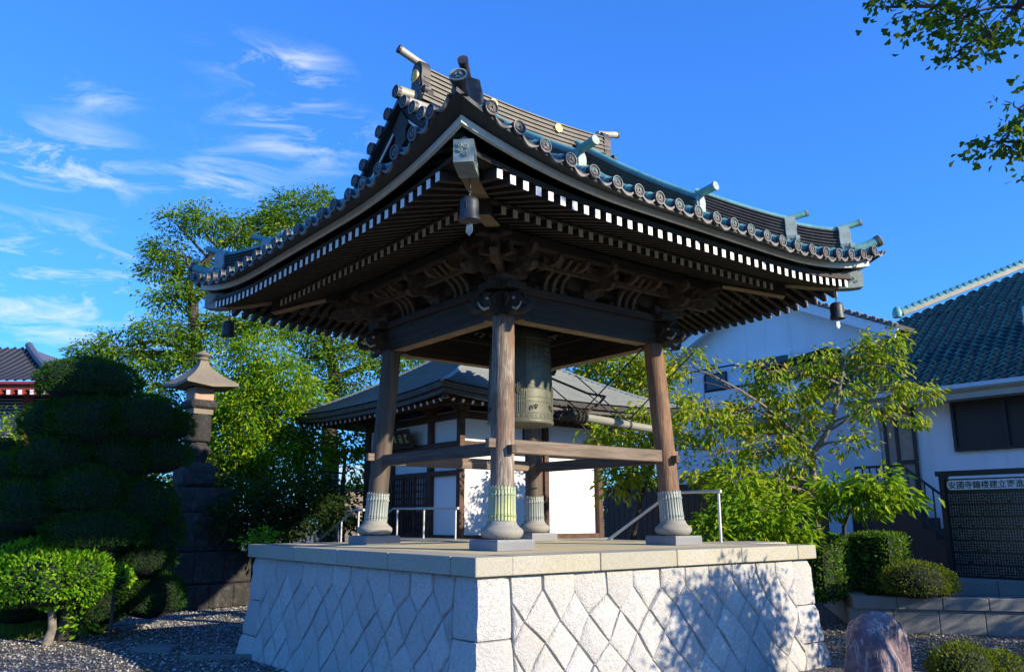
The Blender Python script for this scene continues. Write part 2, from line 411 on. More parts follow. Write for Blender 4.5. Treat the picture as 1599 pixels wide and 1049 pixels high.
def dup(o, M, parent=None, name=None):
    """copy a childless object, moved by world matrix M (its mesh is in world or local space)"""
    c = o.copy(); COL.objects.link(c); c.parent = None; c.matrix_parent_inverse = Matrix(); c.matrix_basis = M
    if parent is not None: put(c, parent)
    return c
def RZ(a): return Matrix.Rotation(a, 4, 'Z')
def T(*v): return Matrix.Translation(Vector(v))

def numpy_mesh(name, V, F, mats, parent=None, mi=None, smooth=False):
    """V (n,3), F (m,k) -> object"""
    me = bpy.data.meshes.new(name); n, (mf, k) = len(V), F.shape
    me.vertices.add(n); me.vertices.foreach_set('co', np.ascontiguousarray(V, dtype=np.float32).ravel())
    me.loops.add(mf*k); me.loops.foreach_set('vertex_index', F.astype(np.int32).ravel())
    me.polygons.add(mf); me.polygons.foreach_set('loop_start', np.arange(0, mf*k, k, dtype=np.int32))
    for q in (mats if isinstance(mats, (list, tuple)) else [mats]): me.materials.append(q)
    if mi is not None: me.polygons.foreach_set('material_index', mi.astype(np.int32))
    if smooth: me.polygons.foreach_set('use_smooth', np.ones(mf, dtype=bool))
    me.update(calc_edges=True); me.validate()
    o = bpy.data.objects.new(name, me); COL.objects.link(o)
    if parent is not None: put(o, parent)
    return o

def unit(a): return a / (np.linalg.norm(a, axis=1, keepdims=True) + 1e-9)
LEAF = {'lance': (np.array([[0,0,0],[-.5,.45,.10],[.5,.45,.10],[0,1,-.10]]), np.array([[0,1,3],[0,3,2]])),
        'fan': (np.array([[0,0,0],[-.55,.75,.06],[-.25,1.0,.03],[.25,1.0,.03],[.55,.75,.06],[0,.86,0]]), np.array([[0,1,5],[1,2,5],[0,5,4],[5,3,4]])),
        'blade': (np.array([[-.5,0,0],[.5,0,0],[0,1,.25],[0,1,.25]]), np.array([[0,1,2],[0,2,1]]))}
def leaf_arrays(P, A, Nn, Ls, Ws, shape='lance'):
    base, tri = LEAF[shape]
    if shape == 'blade': tri = tri[:1]; base = base[:3]
    A = unit(A); X = unit(np.cross(A, Nn)); Z = np.cross(X, A)
    V = P[:, None, :] + base[None, :, 0, None]*(X*Ws[:, None])[:, None, :] + base[None, :, 1, None]*(A*Ls[:, None])[:, None, :] + base[None, :, 2, None]*(Z*Ls[:, None])[:, None, :]
    n, k = len(P), len(base)
    F = (tri[None] + (np.arange(n)*k)[:, None, None]).reshape(-1, 3)
    return V.reshape(-1, 3), F
def clump_leaves(blobs, leaf, per, rc, droop=.3, clump_dens=1.0, aspect=.4, shape='lance', shell=.75, up=.15, centers_out=None):
    """blobs: (centre, (rx,ry,rz), n_clumps). returns V,F"""
    Ps, As, Ns = [], [], []
    for c, r, n in blobs:
        n = max(1, int(n*clump_dens)); c = np.array(c); r = np.array(r)
        d = unit(rng.normal(size=(n, 3))); q = rng.uniform(0, 1, n)**(1/3)
        q = np.where(rng.uniform(size=n) < shell, .62 + .42*rng.uniform(size=n), q)
        cc = c + d*q[:, None]*r
        if centers_out is not None: centers_out.append((c, cc))
        k = rng.poisson(per, n) + 2
        idx = np.repeat(np.arange(n), k); m_ = len(idx)
        off = rng.normal(size=(m_, 3))*np.array([1, 1, .6])*rc
        P = cc[idx] + off
        out = unit(off + .35*(cc[idx]-c)/r.mean())
        A = out + np.array([0, 0, -droop]) + .35*rng.normal(size=(m_, 3))
        Nn = .5*rng.normal(size=(m_, 3)) + np.array([0, 0, up]) + .35*unit(P-c)
        Ps.append(P); As.append(A); Ns.append(Nn)
    P = np.concatenate(Ps); A = np.concatenate(As); Nn = np.concatenate(Ns)
    Ls = leaf*rng.uniform(.65, 1.25, len(P)); return leaf_arrays(P, A, Nn, Ls, Ls*aspect*rng.uniform(.8, 1.2, len(P)), shape)
def bez(a, b, c, n=7):
    return [a*(1-t)**2 + b*2*t*(1-t) + c*t*t for t in np.linspace(0, 1, n)]
def tree(name, label, cat, trunk, blobs, leafmat, bark, leaf=.12, per=22, rc=.14, r0=.16, group=None, droop=.3, aspect=.4, shape='lance', twigs=5, dens=1.0, shell=.75, up=.15, extra=None, rtip=.35, sag=.15):
    """trunk: list of points; blobs: crown masses; a limb runs from the trunk to every mass and twigs fan out in it"""
    trunk = [np.array(p, float) for p in trunk]
    root = thing(name, tuple(trunk[0]), label, cat, group)
    wood = MB()
    n = len(trunk)
    rad = [r0*(1-(1-rtip)*i/(n-1)) for i in range(n)]
    fine = []; fr = []
    for i in range(n-1):
        for t in (0, .34, .67):
            j = rng.normal(size=3)*r0*.16; fine.append(trunk[i]*(1-t)+trunk[i+1]*t + j*(i+t > .3)); fr.append(rad[i]*(1-t)+rad[i+1]*t)
    fine.append(trunk[-1]); fr.append(rad[-1]); fr[0] *= 1.25
    wood.tube(fine, fr, 9)
    cen = []
    V, F = clump_leaves(blobs, leaf, per, rc, droop, dens, aspect, shape, shell, up, cen)
    limbs = MB()
    for c, cc in cen:
        k = np.array([np.linalg.norm(c-p) + max(0, p[2]-c[2]+.1)*1.5 for p in fine]); i = int(k.argmin()); s0 = fine[i]; rs = fr[i]*.5
        L_ = np.linalg.norm(c-s0)
        mid = (s0+c)/2 + rng.normal(size=3)*.12*L_ + np.array([0, 0, sag*L_])
        pts = bez(s0, mid, c); limbs.tube(pts, [rs*(1-.75*q/6) + .004 for q in range(7)], 6)
        pick = cc[rng.permutation(len(cc))[:twigs]]
        for e in pick:
            s1 = pts[rng.integers(3, 7)]; md = (s1+e)/2 + rng.normal(size=3)*.1*np.linalg.norm(e-s1)
            limbs.tube(bez(s1, md, e, 4), [max(.004, rs*.3), max(.004, rs*.22), max(.0035, rs*.15), .003], 4)
    wood.build('trunk', bark, root, 60, recalc=False)
    if limbs.v: limbs.build('branches', bark, root, 60, recalc=False)
    numpy_mesh('crown', V, F, leafmat, root)
    return root
def shell_leaves(blobs, n_per_area, leaf, aspect=.3, jitter=.05, shape='lance', flatten=0.0, droop=0.0, lower=-.55):
    Ps, As, Ns = [], [], []
    for c, r in blobs:
        c = np.array(c); r = np.array(r); area = 4*math.pi*((r[0]*r[1]*r[2])**(2/3))
        n = int(area*n_per_area); d = unit(rng.normal(size=(n, 3))); d = d[d[:, 2] > lower]
        wob = 1 + .05*np.sin(d[:, 0]*9+c[0]) * np.sin(d[:, 1]*8) + .04*np.sin(d[:, 2]*13)
        stray = np.where(rng.uniform(size=len(d)) < .035, rng.uniform(.03, .16, len(d)), 0)
        P = c + d*r*wob[:, None]*(1 + jitter*rng.normal(size=len(d)) + stray)[:, None]
        A = d/r*r.mean() + .55*rng.normal(size=d.shape) + np.array([0, 0, .25-droop]); Nn = rng.normal(size=d.shape)*.6 + np.array([0, 0, .7]) + d*.5
        Ps.append(P); As.append(A); Ns.append(Nn)
    P = np.concatenate(Ps); A = np.concatenate(As); Nn = np.concatenate(Ns); Ls = leaf*rng.uniform(.6, 1.3, len(P))
    return leaf_arrays(P, A, Nn, Ls, Ls*aspect, shape)
def ico_core(blobs, k=.86):
    mb = MB()
    for c, r in blobs:
        P = []
        for i in range(9):
            th = math.pi*i/8; P.append([Vector(c) + Vector((r[0]*k*math.sin(th)*math.cos(a), r[1]*k*math.sin(th)*math.sin(a), r[2]*k*math.cos(th))) for a in [2*math.pi*j/12 for j in range(13)]])
        mb.grid(P)
    return mb

# ------------------------------------------------------------------ setting: ground
GZ = -1.62
g = MB(); n = 60
xs = [-300, -120, -60, -35] + list(np.linspace(-24, 30, 56)) + [45, 80, 150, 300]
g.grid([[Vector((x, y, GZ + (.02*math.sin(x*1.7)*math.sin(y*1.3) if abs(x) < 30 and abs(y) < 30 else 0))) for y in [-300, -120, -60, -35] + list(np.linspace(-24, 40, 65)) + [60, 110, 180, 300]] for x in xs])
tag(g.build('ground', GRAVEL), 'grey gravel ground of the temple precinct', None, None, 'structure')
# loose pebbles on the gravel that the photo shows
npb = 16000
q = rng.uniform(size=(npb, 2)); px = -9 + 9.0*q[:, 0]; py = 1.0 + 10.5*q[:, 1]
px2 = rng.uniform(3.3, 7.5, 4000); py2 = rng.uniform(-6, -.5, 4000)
px = np.concatenate([px, px2]); py = np.concatenate([py, py2])
ok = ~((np.abs(px) < 3.15) & (np.abs(py) < 3.15)); px, py = px[ok], py[ok]; npb = len(px)
octv = np.array([[1,0,0],[0,1,0],[-1,0,0],[0,-1,0],[0,0,1],[0,0,-.6]]); octf = np.array([[0,1,4],[1,2,4],[2,3,4],[3,0,4],[1,0,5],[2,1,5],[3,2,5],[0,3,5]])
ang = rng.uniform(0, 6.28, npb); sx = rng.uniform(.012, .034, npb); asp = rng.uniform(.6, 1, npb)
V = np.zeros((npb, 6, 3))
ov = octv[None] * np.stack([sx, sx*asp, sx*.6], 1)[:, None, :] * rng.uniform(.75, 1.25, (npb, 6, 1))
V[:, :, 0] = ov[:, :, 0]*np.cos(ang)[:, None] - ov[:, :, 1]*np.sin(ang)[:, None] + px[:, None]
V[:, :, 1] = ov[:, :, 0]*np.sin(ang)[:, None] + ov[:, :, 1]*np.cos(ang)[:, None] + py[:, None]
V[:, :, 2] = ov[:, :, 2] + GZ + .006 + (.02*np.sin(px*1.7)*np.sin(py*1.3))[:, None]
F = (octf[None] + (np.arange(npb)*6)[:, None, None]).reshape(-1, 3)
tag(numpy_mesh('gravel', V.reshape(-1, 3), F, PEBBLE), 'loose grey pebbles scattered over the gravel ground', None, None, 'stuff')

# fallen leaves
nl = 420
lx = np.concatenate([rng.uniform(-8, -3.2, nl), rng.uniform(3.3, 7.2, nl)]); ly = np.concatenate([rng.uniform(2, 9.5, nl), rng.uniform(-5.5, -2.2, nl)])
V, F = leaf_arrays(np.stack([lx, ly, np.full(2*nl, GZ+.035)], 1), np.concatenate([rng.normal(size=(2*nl, 2)), rng.normal(size=(2*nl, 1))*.2], 1), np.array([0, 0, 1.0]) + .3*rng.normal(size=(2*nl, 3)), rng.uniform(.05, .10, 2*nl), rng.uniform(.025, .05, 2*nl))
DRYLEAF = m_leaf('dry_leaf', [(.10,.055,.02), (.22,.14,.04), (.30,.24,.06)], .1)
tag(numpy_mesh('fallen_leaves', V, F, DRYLEAF), 'dry fallen leaves scattered on the gravel', None, None, 'stuff')

# ------------------------------------------------------------------ stone platform
PF = thing('stone_platform', (0, 0, GZ), 'square granite platform with diamond patterned stone walls carrying the bell tower', 'platform')
CT = .19
def woff(z):        # half width of the battered wall at height z
    t = max(0.0, (-CT - z)/(-CT - GZ)); return 2.925 + .06*t + .085*t**2.2
FACES = [(Vector((0,-1,0)), Vector((1,0,0))), (Vector((-1,0,0)), Vector((0,-1,0))), (Vector((0,1,0)), Vector((-1,0,0))), (Vector((1,0,0)), Vector((0,1,0)))]
def clip(poly, k, lim, keep_less):
    out = []
    for i in range(len(poly)):
        a, b = poly[i], poly[(i+1) % len(poly)]
        ia = a[k] <= lim if keep_less else a[k] >= lim; ib = b[k] <= lim if keep_less else b[k] >= lim
        if ia: out.append(a)
        if ia != ib:
            t = (lim-a[k])/(b[k]-a[k]); out.append((a[0]+(b[0]-a[0])*t, a[1]+(b[1]-a[1])*t))
    return out
rs = random.Random(3)
for fi, (nn, tt) in enumerate(FACES):
    mb = MB()
    # mortar backing
    zs_ = [-CT-.002, -.5, -.9, -1.2, -1.45, GZ-.1]
    mb.grid([[nn*(woff(z)-.03) + tt*u*(woff(z)-.03) + Vector((0,0,z)) for u in (-1, -.5, 0, .5, 1)] for z in zs_], 1)
    hw, hh = .235, .265; v0 = -.40; lim = 2.925-.40
    jit = {}
    def P(i, j):
        if (i, j) not in jit:
            a = .035
            jit[(i, j)] = (i*hw + rs.uniform(-a, a), v0 - j*hh + rs.uniform(-a, a) + (rs.uniform(-.04, .04) if j == 0 else 0))
        return jit[(i, j)]
    polys = []
    # lattice nodes sit where i+j is odd; a stone is centred where i+j is even
    for i in range(-14, 15):
        for j in range(0, 7):
            if (i + j) % 2: continue
            if j == 0:
                l, r, b = P(i-1, 0), P(i+1, 0), P(i, 1)
                poly = [(l[0], -CT-.004), l, b, r, (r[0], -CT-.004)]
            else:
                poly = [P(i, j-1), P(i-1, j), P(i, j+1), P(i+1, j)]
            poly = clip(poly, 0, lim, True); poly = clip(poly, 0, -lim, False) if poly else poly
            poly = clip(poly, 1, GZ-.08, False) if poly else poly
            if len(poly) >= 3: polys.append(poly)
    def at_face(u, v, d):
        return nn*(woff(v)+d) + tt*u + Vector((0,0,v))
    def stone(poly, extra=0.0):
        ar = abs(sum(poly[i][0]*poly[(i+1) % len(poly)][1]-poly[(i+1) % len(poly)][0]*poly[i][1] for i in range(len(poly))))/2
        if ar < .006: return
        # subdivide edges
        pp = []
        for i in range(len(poly)):
            a, b = poly[i], poly[(i+1) % len(poly)]
            for t in (0, .5): pp.append((a[0]+(b[0]-a[0])*t + (rs.uniform(-.006, .006) if t else 0), a[1]+(b[1]-a[1])*t + (rs.uniform(-.006, .006) if t else 0)))
        cx = sum(p[0] for p in pp)/len(pp); cy = sum(p[1] for p in pp)/len(pp)
        def ins(d):
            o = []
            for x, y in pp:
                L_ = math.hypot(x-cx, y-cy); k = max(.1, 1-d/max(L_, .02)); o.append((cx+(x-cx)*k, cy+(y-cy)*k))
            return o
        dd = rs.uniform(-.004, .012); tx, ty = rs.uniform(-.05, .05), rs.uniform(-.05, .05)
        rings = [(ins(.003), -.03), (ins(.006), .0), (ins(.017), .013+dd), (ins(.07), .022+dd)]
        vs = []; m_ = len(pp)
        for k, (rg, d) in enumerate(rings):
            for x, y in rg: vs.append(at_face(x, y, d + ((x-cx)*tx+(y-cy)*ty + rs.uniform(-.006, .006))*(k > 1)))
        vs.append(at_face(cx, cy, .026+dd+rs.uniform(-.008, .008)))
        fs = [(k*m_+i, k*m_+(i+1) % m_, (k+1)*m_+(i+1) % m_, (k+1)*m_+i) for k in range(3) for i in range(m_)]
        fs += [(3*m_+i, 3*m_+(i+1) % m_, 4*m_) for i in range(m_)]
        mb.add(vs, fs, 0)
    for p_ in polys: stone(p_)
    mb.build('stone_wall', [GRANITE, MORTAR], PF, 50)
# quoin blocks, one chain per corner
for fi in range(4):
    n1, t1 = FACES[fi]; n2 = FACES[(fi+1) % 4][0]; t2 = FACES[(fi+1) % 4][1]
    # corner between face fi (its -t end) and the next face (its +t end)
    mb = MB(); zt = -CT-.004
    for hq in (.62, .50, .45):
        zb = zt-hq; wa, wb = (.40+rs.uniform(-.03, .02)), (.40+rs.uniform(-.03, .02)); rowsP = []
        for k in range(6):
            z = zt - .009 - (hq-.018)*k/5; W_ = woff(z); e = .0 if 0 < k < 5 else -.016
            cor = n1*W_ + n2*W_ + Vector((0,0,z)); d = .024+e
            a0 = n1*W_ + t1*(-(2.925-.40) - .008) + Vector((0,0,z)); b0 = n2*W_ + t2*((2.925-.40)+.008) + Vector((0,0,z))
            j = lambda s=.008: Vector((rs.uniform(-s, s), rs.uniform(-s, s), 0))
            row = [a0 - n1*.04, a0 + n1*(d-.016), a0*.75+cor*.25 + n1*(d+.008) + j(), a0*.35+cor*.65 + n1*(d+.006) + j(), cor + (n1+n2)*(d-.004) + j(.012), b0*.35+cor*.65 + n2*(d+.006) + j(), b0*.75+cor*.25 + n2*(d+.008) + j(), b0 + n2*(d-.016), b0 - n2*.04]
            rowsP.append(row)
        mb.grid(rowsP)
        for row in (rowsP[0], rowsP[-1]):
            c0 = (row[0]+row[-1])/2; mb.add([c0] + row, [(0, i+1, i+2) for i in range(8)])
        zt = zb
    mb.build('quoin', GRANITE, PF, 50)
# coping course
mb = MB(); A = 3.027; lens = [.46, 1.27, 1.30, 1.28, 1.285, .46]; dep = .55
for nn, tt in FACES:
    u = -A
    for i, ln in enumerate(lens):
        a, b = u, u+ln; u = b
        if i == 0: a0 = a + dep
        lo = a if i else a; hi = b
        if i == 0: continue          # the corner stone belongs to the neighbouring face
        if i == 5: hi = A
        c = nn*(A-dep/2) + tt*((lo+hi)/2) + Vector((0,0,-CT/2)); sx = (hi-lo)-.011
        M = Matrix((tt, nn, Vector((0,0,1)))).transposed().to_4x4()
        mb.box(c, (sx, dep, CT), M, .008)
    # corner stone
co = mb.build('coping', COPING, PF, 30)
mb = MB()
for i in range(5):
    for j in range(5):
        s_ = (2*(A-dep)-.002)/5; mb.box((-A+dep+s_*(i+.5)+.001, -A+dep+s_*(j+.5)+.001, -CT/2-.002), (s_-.005, s_-.005, CT), None, .004)
mb.build('paving', PAVING, PF, 30)
# flight of steps on the far side, hidden from the front
mb = MB()
mb.box((3.85, -1.0, -.82), (1.5, 1.0, 1.60), None, .01)
for k in range(8):
    mb.box((3.85, -.5+.33*(k+.5)-.002*k, (-.19*(k+1)-.02+GZ)/2), (1.5, .33, -.19*(k+1)-.02-GZ), None, .01)
mb.build('steps', COPING, PF, 30)

# ------------------------------------------------------------------ bell tower
BT = thing('bell_tower', (0, 0, 0), 'open wooden bell tower with curved copper tiled roof standing on the stone platform', 'bell tower')
SG = [(-1,-1), (1,-1), (-1,1), (1,1)]
BQ, TQ, TZ = 1.60, 1.468, 2.985
for k, (sx, sy) in enumerate(SG):
    mb = MB(); pts = []; rad = []
    for i in range(15):
        t = i/14; z = .36 + (TZ+.02-.36)*t; q = BQ + (TQ-BQ)*(z-.2)/(TZ-.2); pts.append((sx*q, sy*q, z)); rad.append(.155-.008*t)
    mb.tube(pts, rad, 28)
    col = mb.build('column', (POST_G, POST_W, POST_SHADED, POST_SHADED)[k], BT, 50)
    q = BQ
    mb = MB(); nfl = 96
    tilt = Vector((-sx*(BQ-TQ)/(TZ-.2), -sy*(BQ-TQ)/(TZ-.2), 1)).normalized().to_track_quat('Z', 'Y').to_matrix().to_4x4()
    def fl(kk, z): return 1 - .09*(kk % 4 == 0) + .012*(kk % 4 == 2)
    mb.lathe([(.160,.0), (.174,.0), (.176,.03), (.171,.05), (.171,.07), (.176,.075), (.174,.10), (.171,.11), (.170,.30), (.174,.31), (.174,.335), (.170,.345), (.169,.40), (.158,.405)], (sx*q*.995, sy*q*.995, .345), nfl, tilt, 0, fl)
    for kk in range(24):
        a = 2*math.pi*(kk+.5)/24; r_ = .1665; M = T(sx*q*.995, sy*q*.995, .345) @ tilt @ RZ(a) @ T(r_, 0, .385) @ Matrix.Rotation(R(90), 4, 'Z') @ Matrix.Rotation(R(90), 4, 'X')
        mb.prism([(-.019, 0), (.019, 0), (.017, .022), (0, .045), (-.017, .022)], M, -.004, .006)
        for zz in (.055, .32):
            M2 = T(sx*q*.995, sy*q*.995, .345) @ tilt @ RZ(a) @ T(.178, 0, zz); mb.box(M2.translation, (.016, .016, .016), tilt @ RZ(a), .005)
    mb.build('metal_sleeve', SLEEVE if k == 0 else SLEEVEG, col, 40)
    mb = MB(); mb.lathe([(.19,.128), (.235,.15), (.262,.185), (.270,.215), (.268,.235), (.252,.255), (.215,.285), (.19,.315), (.182,.345), (.172,.352)], (sx*BQ, sy*BQ, 0), 48)
    mb.build('base_stone', BASESTONE, col, 50)
    mb = MB(); hs_ = .29
    mb.prism([(-hs_,-hs_), (hs_,-hs_), (hs_,hs_), (-hs_,hs_)], T(sx*BQ, sy*BQ, 0), .002, .105)
    mb.add([Vector((sx*BQ+a*hs_, sy*BQ+b*hs_, .105)) for a, b in ((-1,-1), (1,-1), (1,1), (-1,1))] + [Vector((sx*BQ+a*(hs_-.014), sy*BQ+b*(hs_-.014), .13)) for a, b in ((-1,-1), (1,-1), (1,1), (-1,1))],
           [(0,1,5,4), (1,2,6,5), (2,3,7,6), (3,0,4,7), (4,5,6,7)])
    mb.build('plinth_slab', PLINTH, col, 20)
# penetrating tie beams (nuki) and their protruding tenons
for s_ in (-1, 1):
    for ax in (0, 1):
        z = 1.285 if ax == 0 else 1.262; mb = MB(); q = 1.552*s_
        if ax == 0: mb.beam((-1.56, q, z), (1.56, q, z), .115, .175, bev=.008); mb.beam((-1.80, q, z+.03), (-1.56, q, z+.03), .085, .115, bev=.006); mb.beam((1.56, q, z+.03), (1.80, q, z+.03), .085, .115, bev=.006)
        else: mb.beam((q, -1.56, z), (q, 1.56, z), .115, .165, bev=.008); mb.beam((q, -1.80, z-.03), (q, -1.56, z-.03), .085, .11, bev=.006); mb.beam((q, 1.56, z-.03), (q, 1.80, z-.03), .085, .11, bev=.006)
        mb.build('tie_beam', TIEW if ax == 0 else TIEY_SHADED, BT, 30)
# head beams
for s_ in (-1, 1):
    for ax in (0, 1):
        mb = MB(); q = 1.50*s_
        def P3(t, z, o=0): return Vector((t, q+o, z)) if ax == 0 else Vector((q+o, t, z))
        prof = [(-1.62, 3.03), (-1.25, 2.985), (-1.18, 2.962), (1.18, 2.962), (1.25, 2.985), (1.62, 3.03), (1.62, 3.325), (-1.62, 3.325)]
        b = [P3(t, z, -.10) for t, z in prof]; f_ = [P3(t, z, .10) for t, z in prof]; n_ = len(prof)
        mb.add(b+f_, [tuple(range(n_)), tuple(range(2*n_-1, n_-1, -1))] + [(i, (i+1) % n_, n_+(i+1) % n_, n_+i) for i in range(n_)])
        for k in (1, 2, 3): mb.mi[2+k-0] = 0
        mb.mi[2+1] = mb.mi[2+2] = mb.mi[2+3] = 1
        # incised line board along both faces
        for o in (-.104, .104): mb.beam(P3(-1.1, 3.06, o), P3(1.1, 3.06, o), .012, .02); 
        mb.build('head_beam', [WX if ax == 0 else WY, UNDERLIT], BT, 25)
        mb = MB(); mb.beam(P3(-1.80, 3.382), P3(1.80, 3.382), .32, .105, bev=.012)
        mb.build('plate_beam', WX if ax == 0 else WY, BT, 25)
# carved nosings: curled trunk shapes past each column head
PALEW = m_wood('pale_carved_wood', (.20,.17,.13), (.40,.35,.28), (.60,.55,.46), 'n', 2.5)
def nosing(c, d):
    d = Vector(d); sd_ = d.cross(Vector((0,0,1))); M = Matrix((d, Vector((0,0,1)), sd_)).transposed().to_4x4(); M.translation = Vector(c)
    mb = MB()
    body = [(0,-.02), (.10,-.07), (.20,-.06), (.27,.0), (.30,.07), (.27,.15), (.20,.20), (.10,.23), (0,.24)]
    mb.prism(body, M, -.085, .085)
    # trunk curling up, tusks, ears, brow ridges
    tr = [(.24,.0), (.33,-.05), (.41,-.045), (.45,.015), (.43,.07), (.385,.075)]
    mb.tube([M @ Vector((x, y, 0)) for x, y in tr], [.055, .05, .042, .034, .026, .018], 10)
    for s_ in (-1, 1):
        mb.tube([M @ Vector((x, y, s_*.07)) for x, y in ((.20,.0), (.28,-.03), (.34,.0), (.37,.05))], [.022, .02, .014, .005], 8, mi=1)
        mb.tube([M @ Vector((x, y, s_*.10)) for x, y in ((.05,.17), (.12,.2), (.16,.15), (.13,.08), (.07,.05))], [.018, .03, .035, .03, .012], 8)
        mb.tube([M @ Vector((x, y, s_*.06)) for x, y in ((.17,.20), (.24,.19), (.29,.13))], [.012, .024, .014], 8)
        mb.lathe([(.002,-.02), (.02,-.012), (.024,0), (.02,.012), (.002,.02)], M @ Vector((.235,.12,s_*.085)), 10, None, 1)
    for k in range(4):
        mb.tube([M @ Vector((.03+.045*k, .235-.012*k, z)) for z in (-.09, 0, .09)], [.012, .026, .012], 8)
    return mb.build('carved_nosing', [WN, PALEW], BT, 40)
for sx, sy in SG:
    nosing((sx*1.60, sy*1.50, 3.06), (sx, 0, 0)); nosing((sx*1.50, sy*1.60, 3.06), (0, sy, 0))
# bracket sets
def block(mb, c, w_, h, rot=0):
    c = Vector(c); b = w_*.36; t = w_*.5
    Rm = RZ(rot)
    pr = [(b, 0), (b+(t-b)*.25, h*.18), (b+(t-b)*.65, h*.36), (t, h*.48), (t, h)]
    vs = []
    for r_, z in pr:
        for a, bb in ((-1,-1), (1,-1), (1,1), (-1,1)): vs.append(c + Rm @ Vector((a*r_, bb*r_, z)))
    fs = [(i*4+k, i*4+(k+1) % 4, (i+1)*4+(k+1) % 4, (i+1)*4+k) for i in range(len(pr)-1) for k in range(4)] + [(3,2,1,0), tuple(len(pr)*4-4+k for k in range(4))]
    mb.add(vs, fs)
def arm(mb, c, d, half0, half1, wd=.085, h=.115):
    """boat shaped bracket arm along direction d from -half0 to half1"""
    d = Vector(d).normalized(); up = Vector((0,0,1)); sd_ = d.cross(up); M = Matrix((d, up, sd_)).transposed().to_4x4(); M.translation = Vector(c)
    def end(L_, s):
        return [(s*(L_-.16), 0), (s*(L_-.09), .012), (s*(L_-.04), .038), (s*(L_-.012), .07), (s*L_, h)]
    lo = end(half0, -1)[::-1] if half0 > .17 else [(-half0, h), (-half0, 0)]
    hi = end(half1, 1) if half1 > .17 else [(half1, 0), (half1, h)]
    mb.prism(lo + hi, M, -wd/2, wd/2)
def bracket(c, o, diag=False):
    """c: point on the plate-beam top; o: outward direction"""
    mb = MB(); c = Vector(c); o = Vector(o); a = Vector((-o.y, o.x, 0)); rot = math.atan2(o.y, o.x)
    block(mb, c, .27, .15, rot)
    z1 = c + Vector((0,0,.115))
    arm(mb, z1, a, .40, .40); arm(mb, z1, o, .25, .40)
    for t in (-.34, 0, .34): block(mb, z1 + a*t + Vector((0,0,.10)), .125, .085, rot)
    block(mb, z1 + o*.32 + Vector((0,0,.10)), .125, .085, rot)
    z2 = z1 + Vector((0,0,.175))
    arm(mb, z2, a, .56, .56); arm(mb, z2 + o*.32, a, .36, .36); arm(mb, z2, o, .25, .66)
    for t in (-.29, 0, .29): block(mb, z2 + o*.32 + a*t + Vector((0,0,.10)), .115, .08, rot)
    block(mb, z2 + o*.58 + Vector((0,0,.09)), .115, .075, rot)
    # beak nosing under the eave purlin
    sd_ = o.cross(Vector((0,0,1))); M = Matrix((o, Vector((0,0,1)), sd_)).transposed().to_4x4(); M.translation = z1 + Vector((0,0,.0))
    mb.prism([(.30,.02), (.45,-.03), (.55,-.02), (.60,.05), (.56,.10), (.30,.11)], M, -.04, .04)
    return mb.build('bracket_set', BRK, BT, 35)
for nn, tt in FACES:
    bracket(nn*1.50 + Vector((0,0,3.435)), nn)
    for s_ in (-.72, .72):
        mb = MB()                    # three curved cove ribs between brackets
        for k in (-1, 0, 1):
            c = tt*(s_ + .15*k); pts = []
            for i in range(9):
                t = i/8; pts.append(nn*(1.60+.40*t**1.4) + c + Vector((0,0,3.50 + .36*(t**.75) + .02*math.sin(t*6.28))))
            L_ = [p - tt*.03 for p in pts]; R_ = [p + tt*.03 for p in pts]; dn = Vector((0,0,-.06)) + nn*.03
            mb.grid([L_, R_, [p + dn for p in R_], [p + dn for p in L_], L_])
        mb.build('cove_rib', BRK, BT, 40)
        mb = MB(); mb.beam(nn*1.56 + tt*(s_-.3) + Vector((0,0,3.47)), nn*1.56 + tt*(s_+.3) + Vector((0,0,3.47)), .05, .06)
        for z in (3.60, 3.72): mb.beam(nn*1.50 + tt*(s_-.35) + Vector((0,0,z)), nn*1.50 + tt*(s_+.35) + Vector((0,0,z)), .09, .075)
        mb.build('wall_plate', WN, BT, 30)
for sx, sy in SG:
    c = Vector((sx*1.50, sy*1.50, 3.435)); mb = MB()
    block(mb, c, .31, .15)
    z1 = c + Vector((0,0,.115)); ox, oy = Vector((sx,0,0)), Vector((0,sy,0)); dg = (ox+oy).normalized()
    for o in (ox, oy, dg):
        k = 1.35 if o is dg else 1
        arm(mb, z1, o, .42, .42*k); block(mb, z1 + o*.34*k + Vector((0,0,.10)), .125, .085); block(mb, z1 - o*.34 + Vector((0,0,.10)), .125, .085)
        z2 = z1 + Vector((0,0,.175)); arm(mb, z2, o, .58, .70*k); block(mb, z2 + o*.60*k + Vector((0,0,.09)), .115, .08)
    for o, a in ((ox, oy), (oy, ox)):
        arm(mb, z1 + Vector((0,0,.175)) + o*.33, a, .34, .62)
        for t in (-.28, 0, .30, .54): block(mb, z1 + Vector((0,0,.275)) + o*.33 + a*t, .115, .08)
        sd_ = o.cross(Vector((0,0,1))); M = Matrix((o, Vector((0,0,1)), sd_)).transposed().to_4x4(); M.translation = z1
        mb.prism([(.38,.02), (.52,-.04), (.63,-.02), (.68,.06), (.62,.11), (.38,.11)], M, -.045, .045)
    sd_ = dg.cross(Vector((0,0,1))); M = Matrix((dg, Vector((0,0,1)), sd_)).transposed().to_4x4(); M.translation = z1
    mb.prism([(.5,.03), (.72,-.04), (.90,.0), (.98,.10), (.9,.17), (.5,.12)], M, -.05, .05)
    mb.build('bracket_set', BRK, BT, 35)
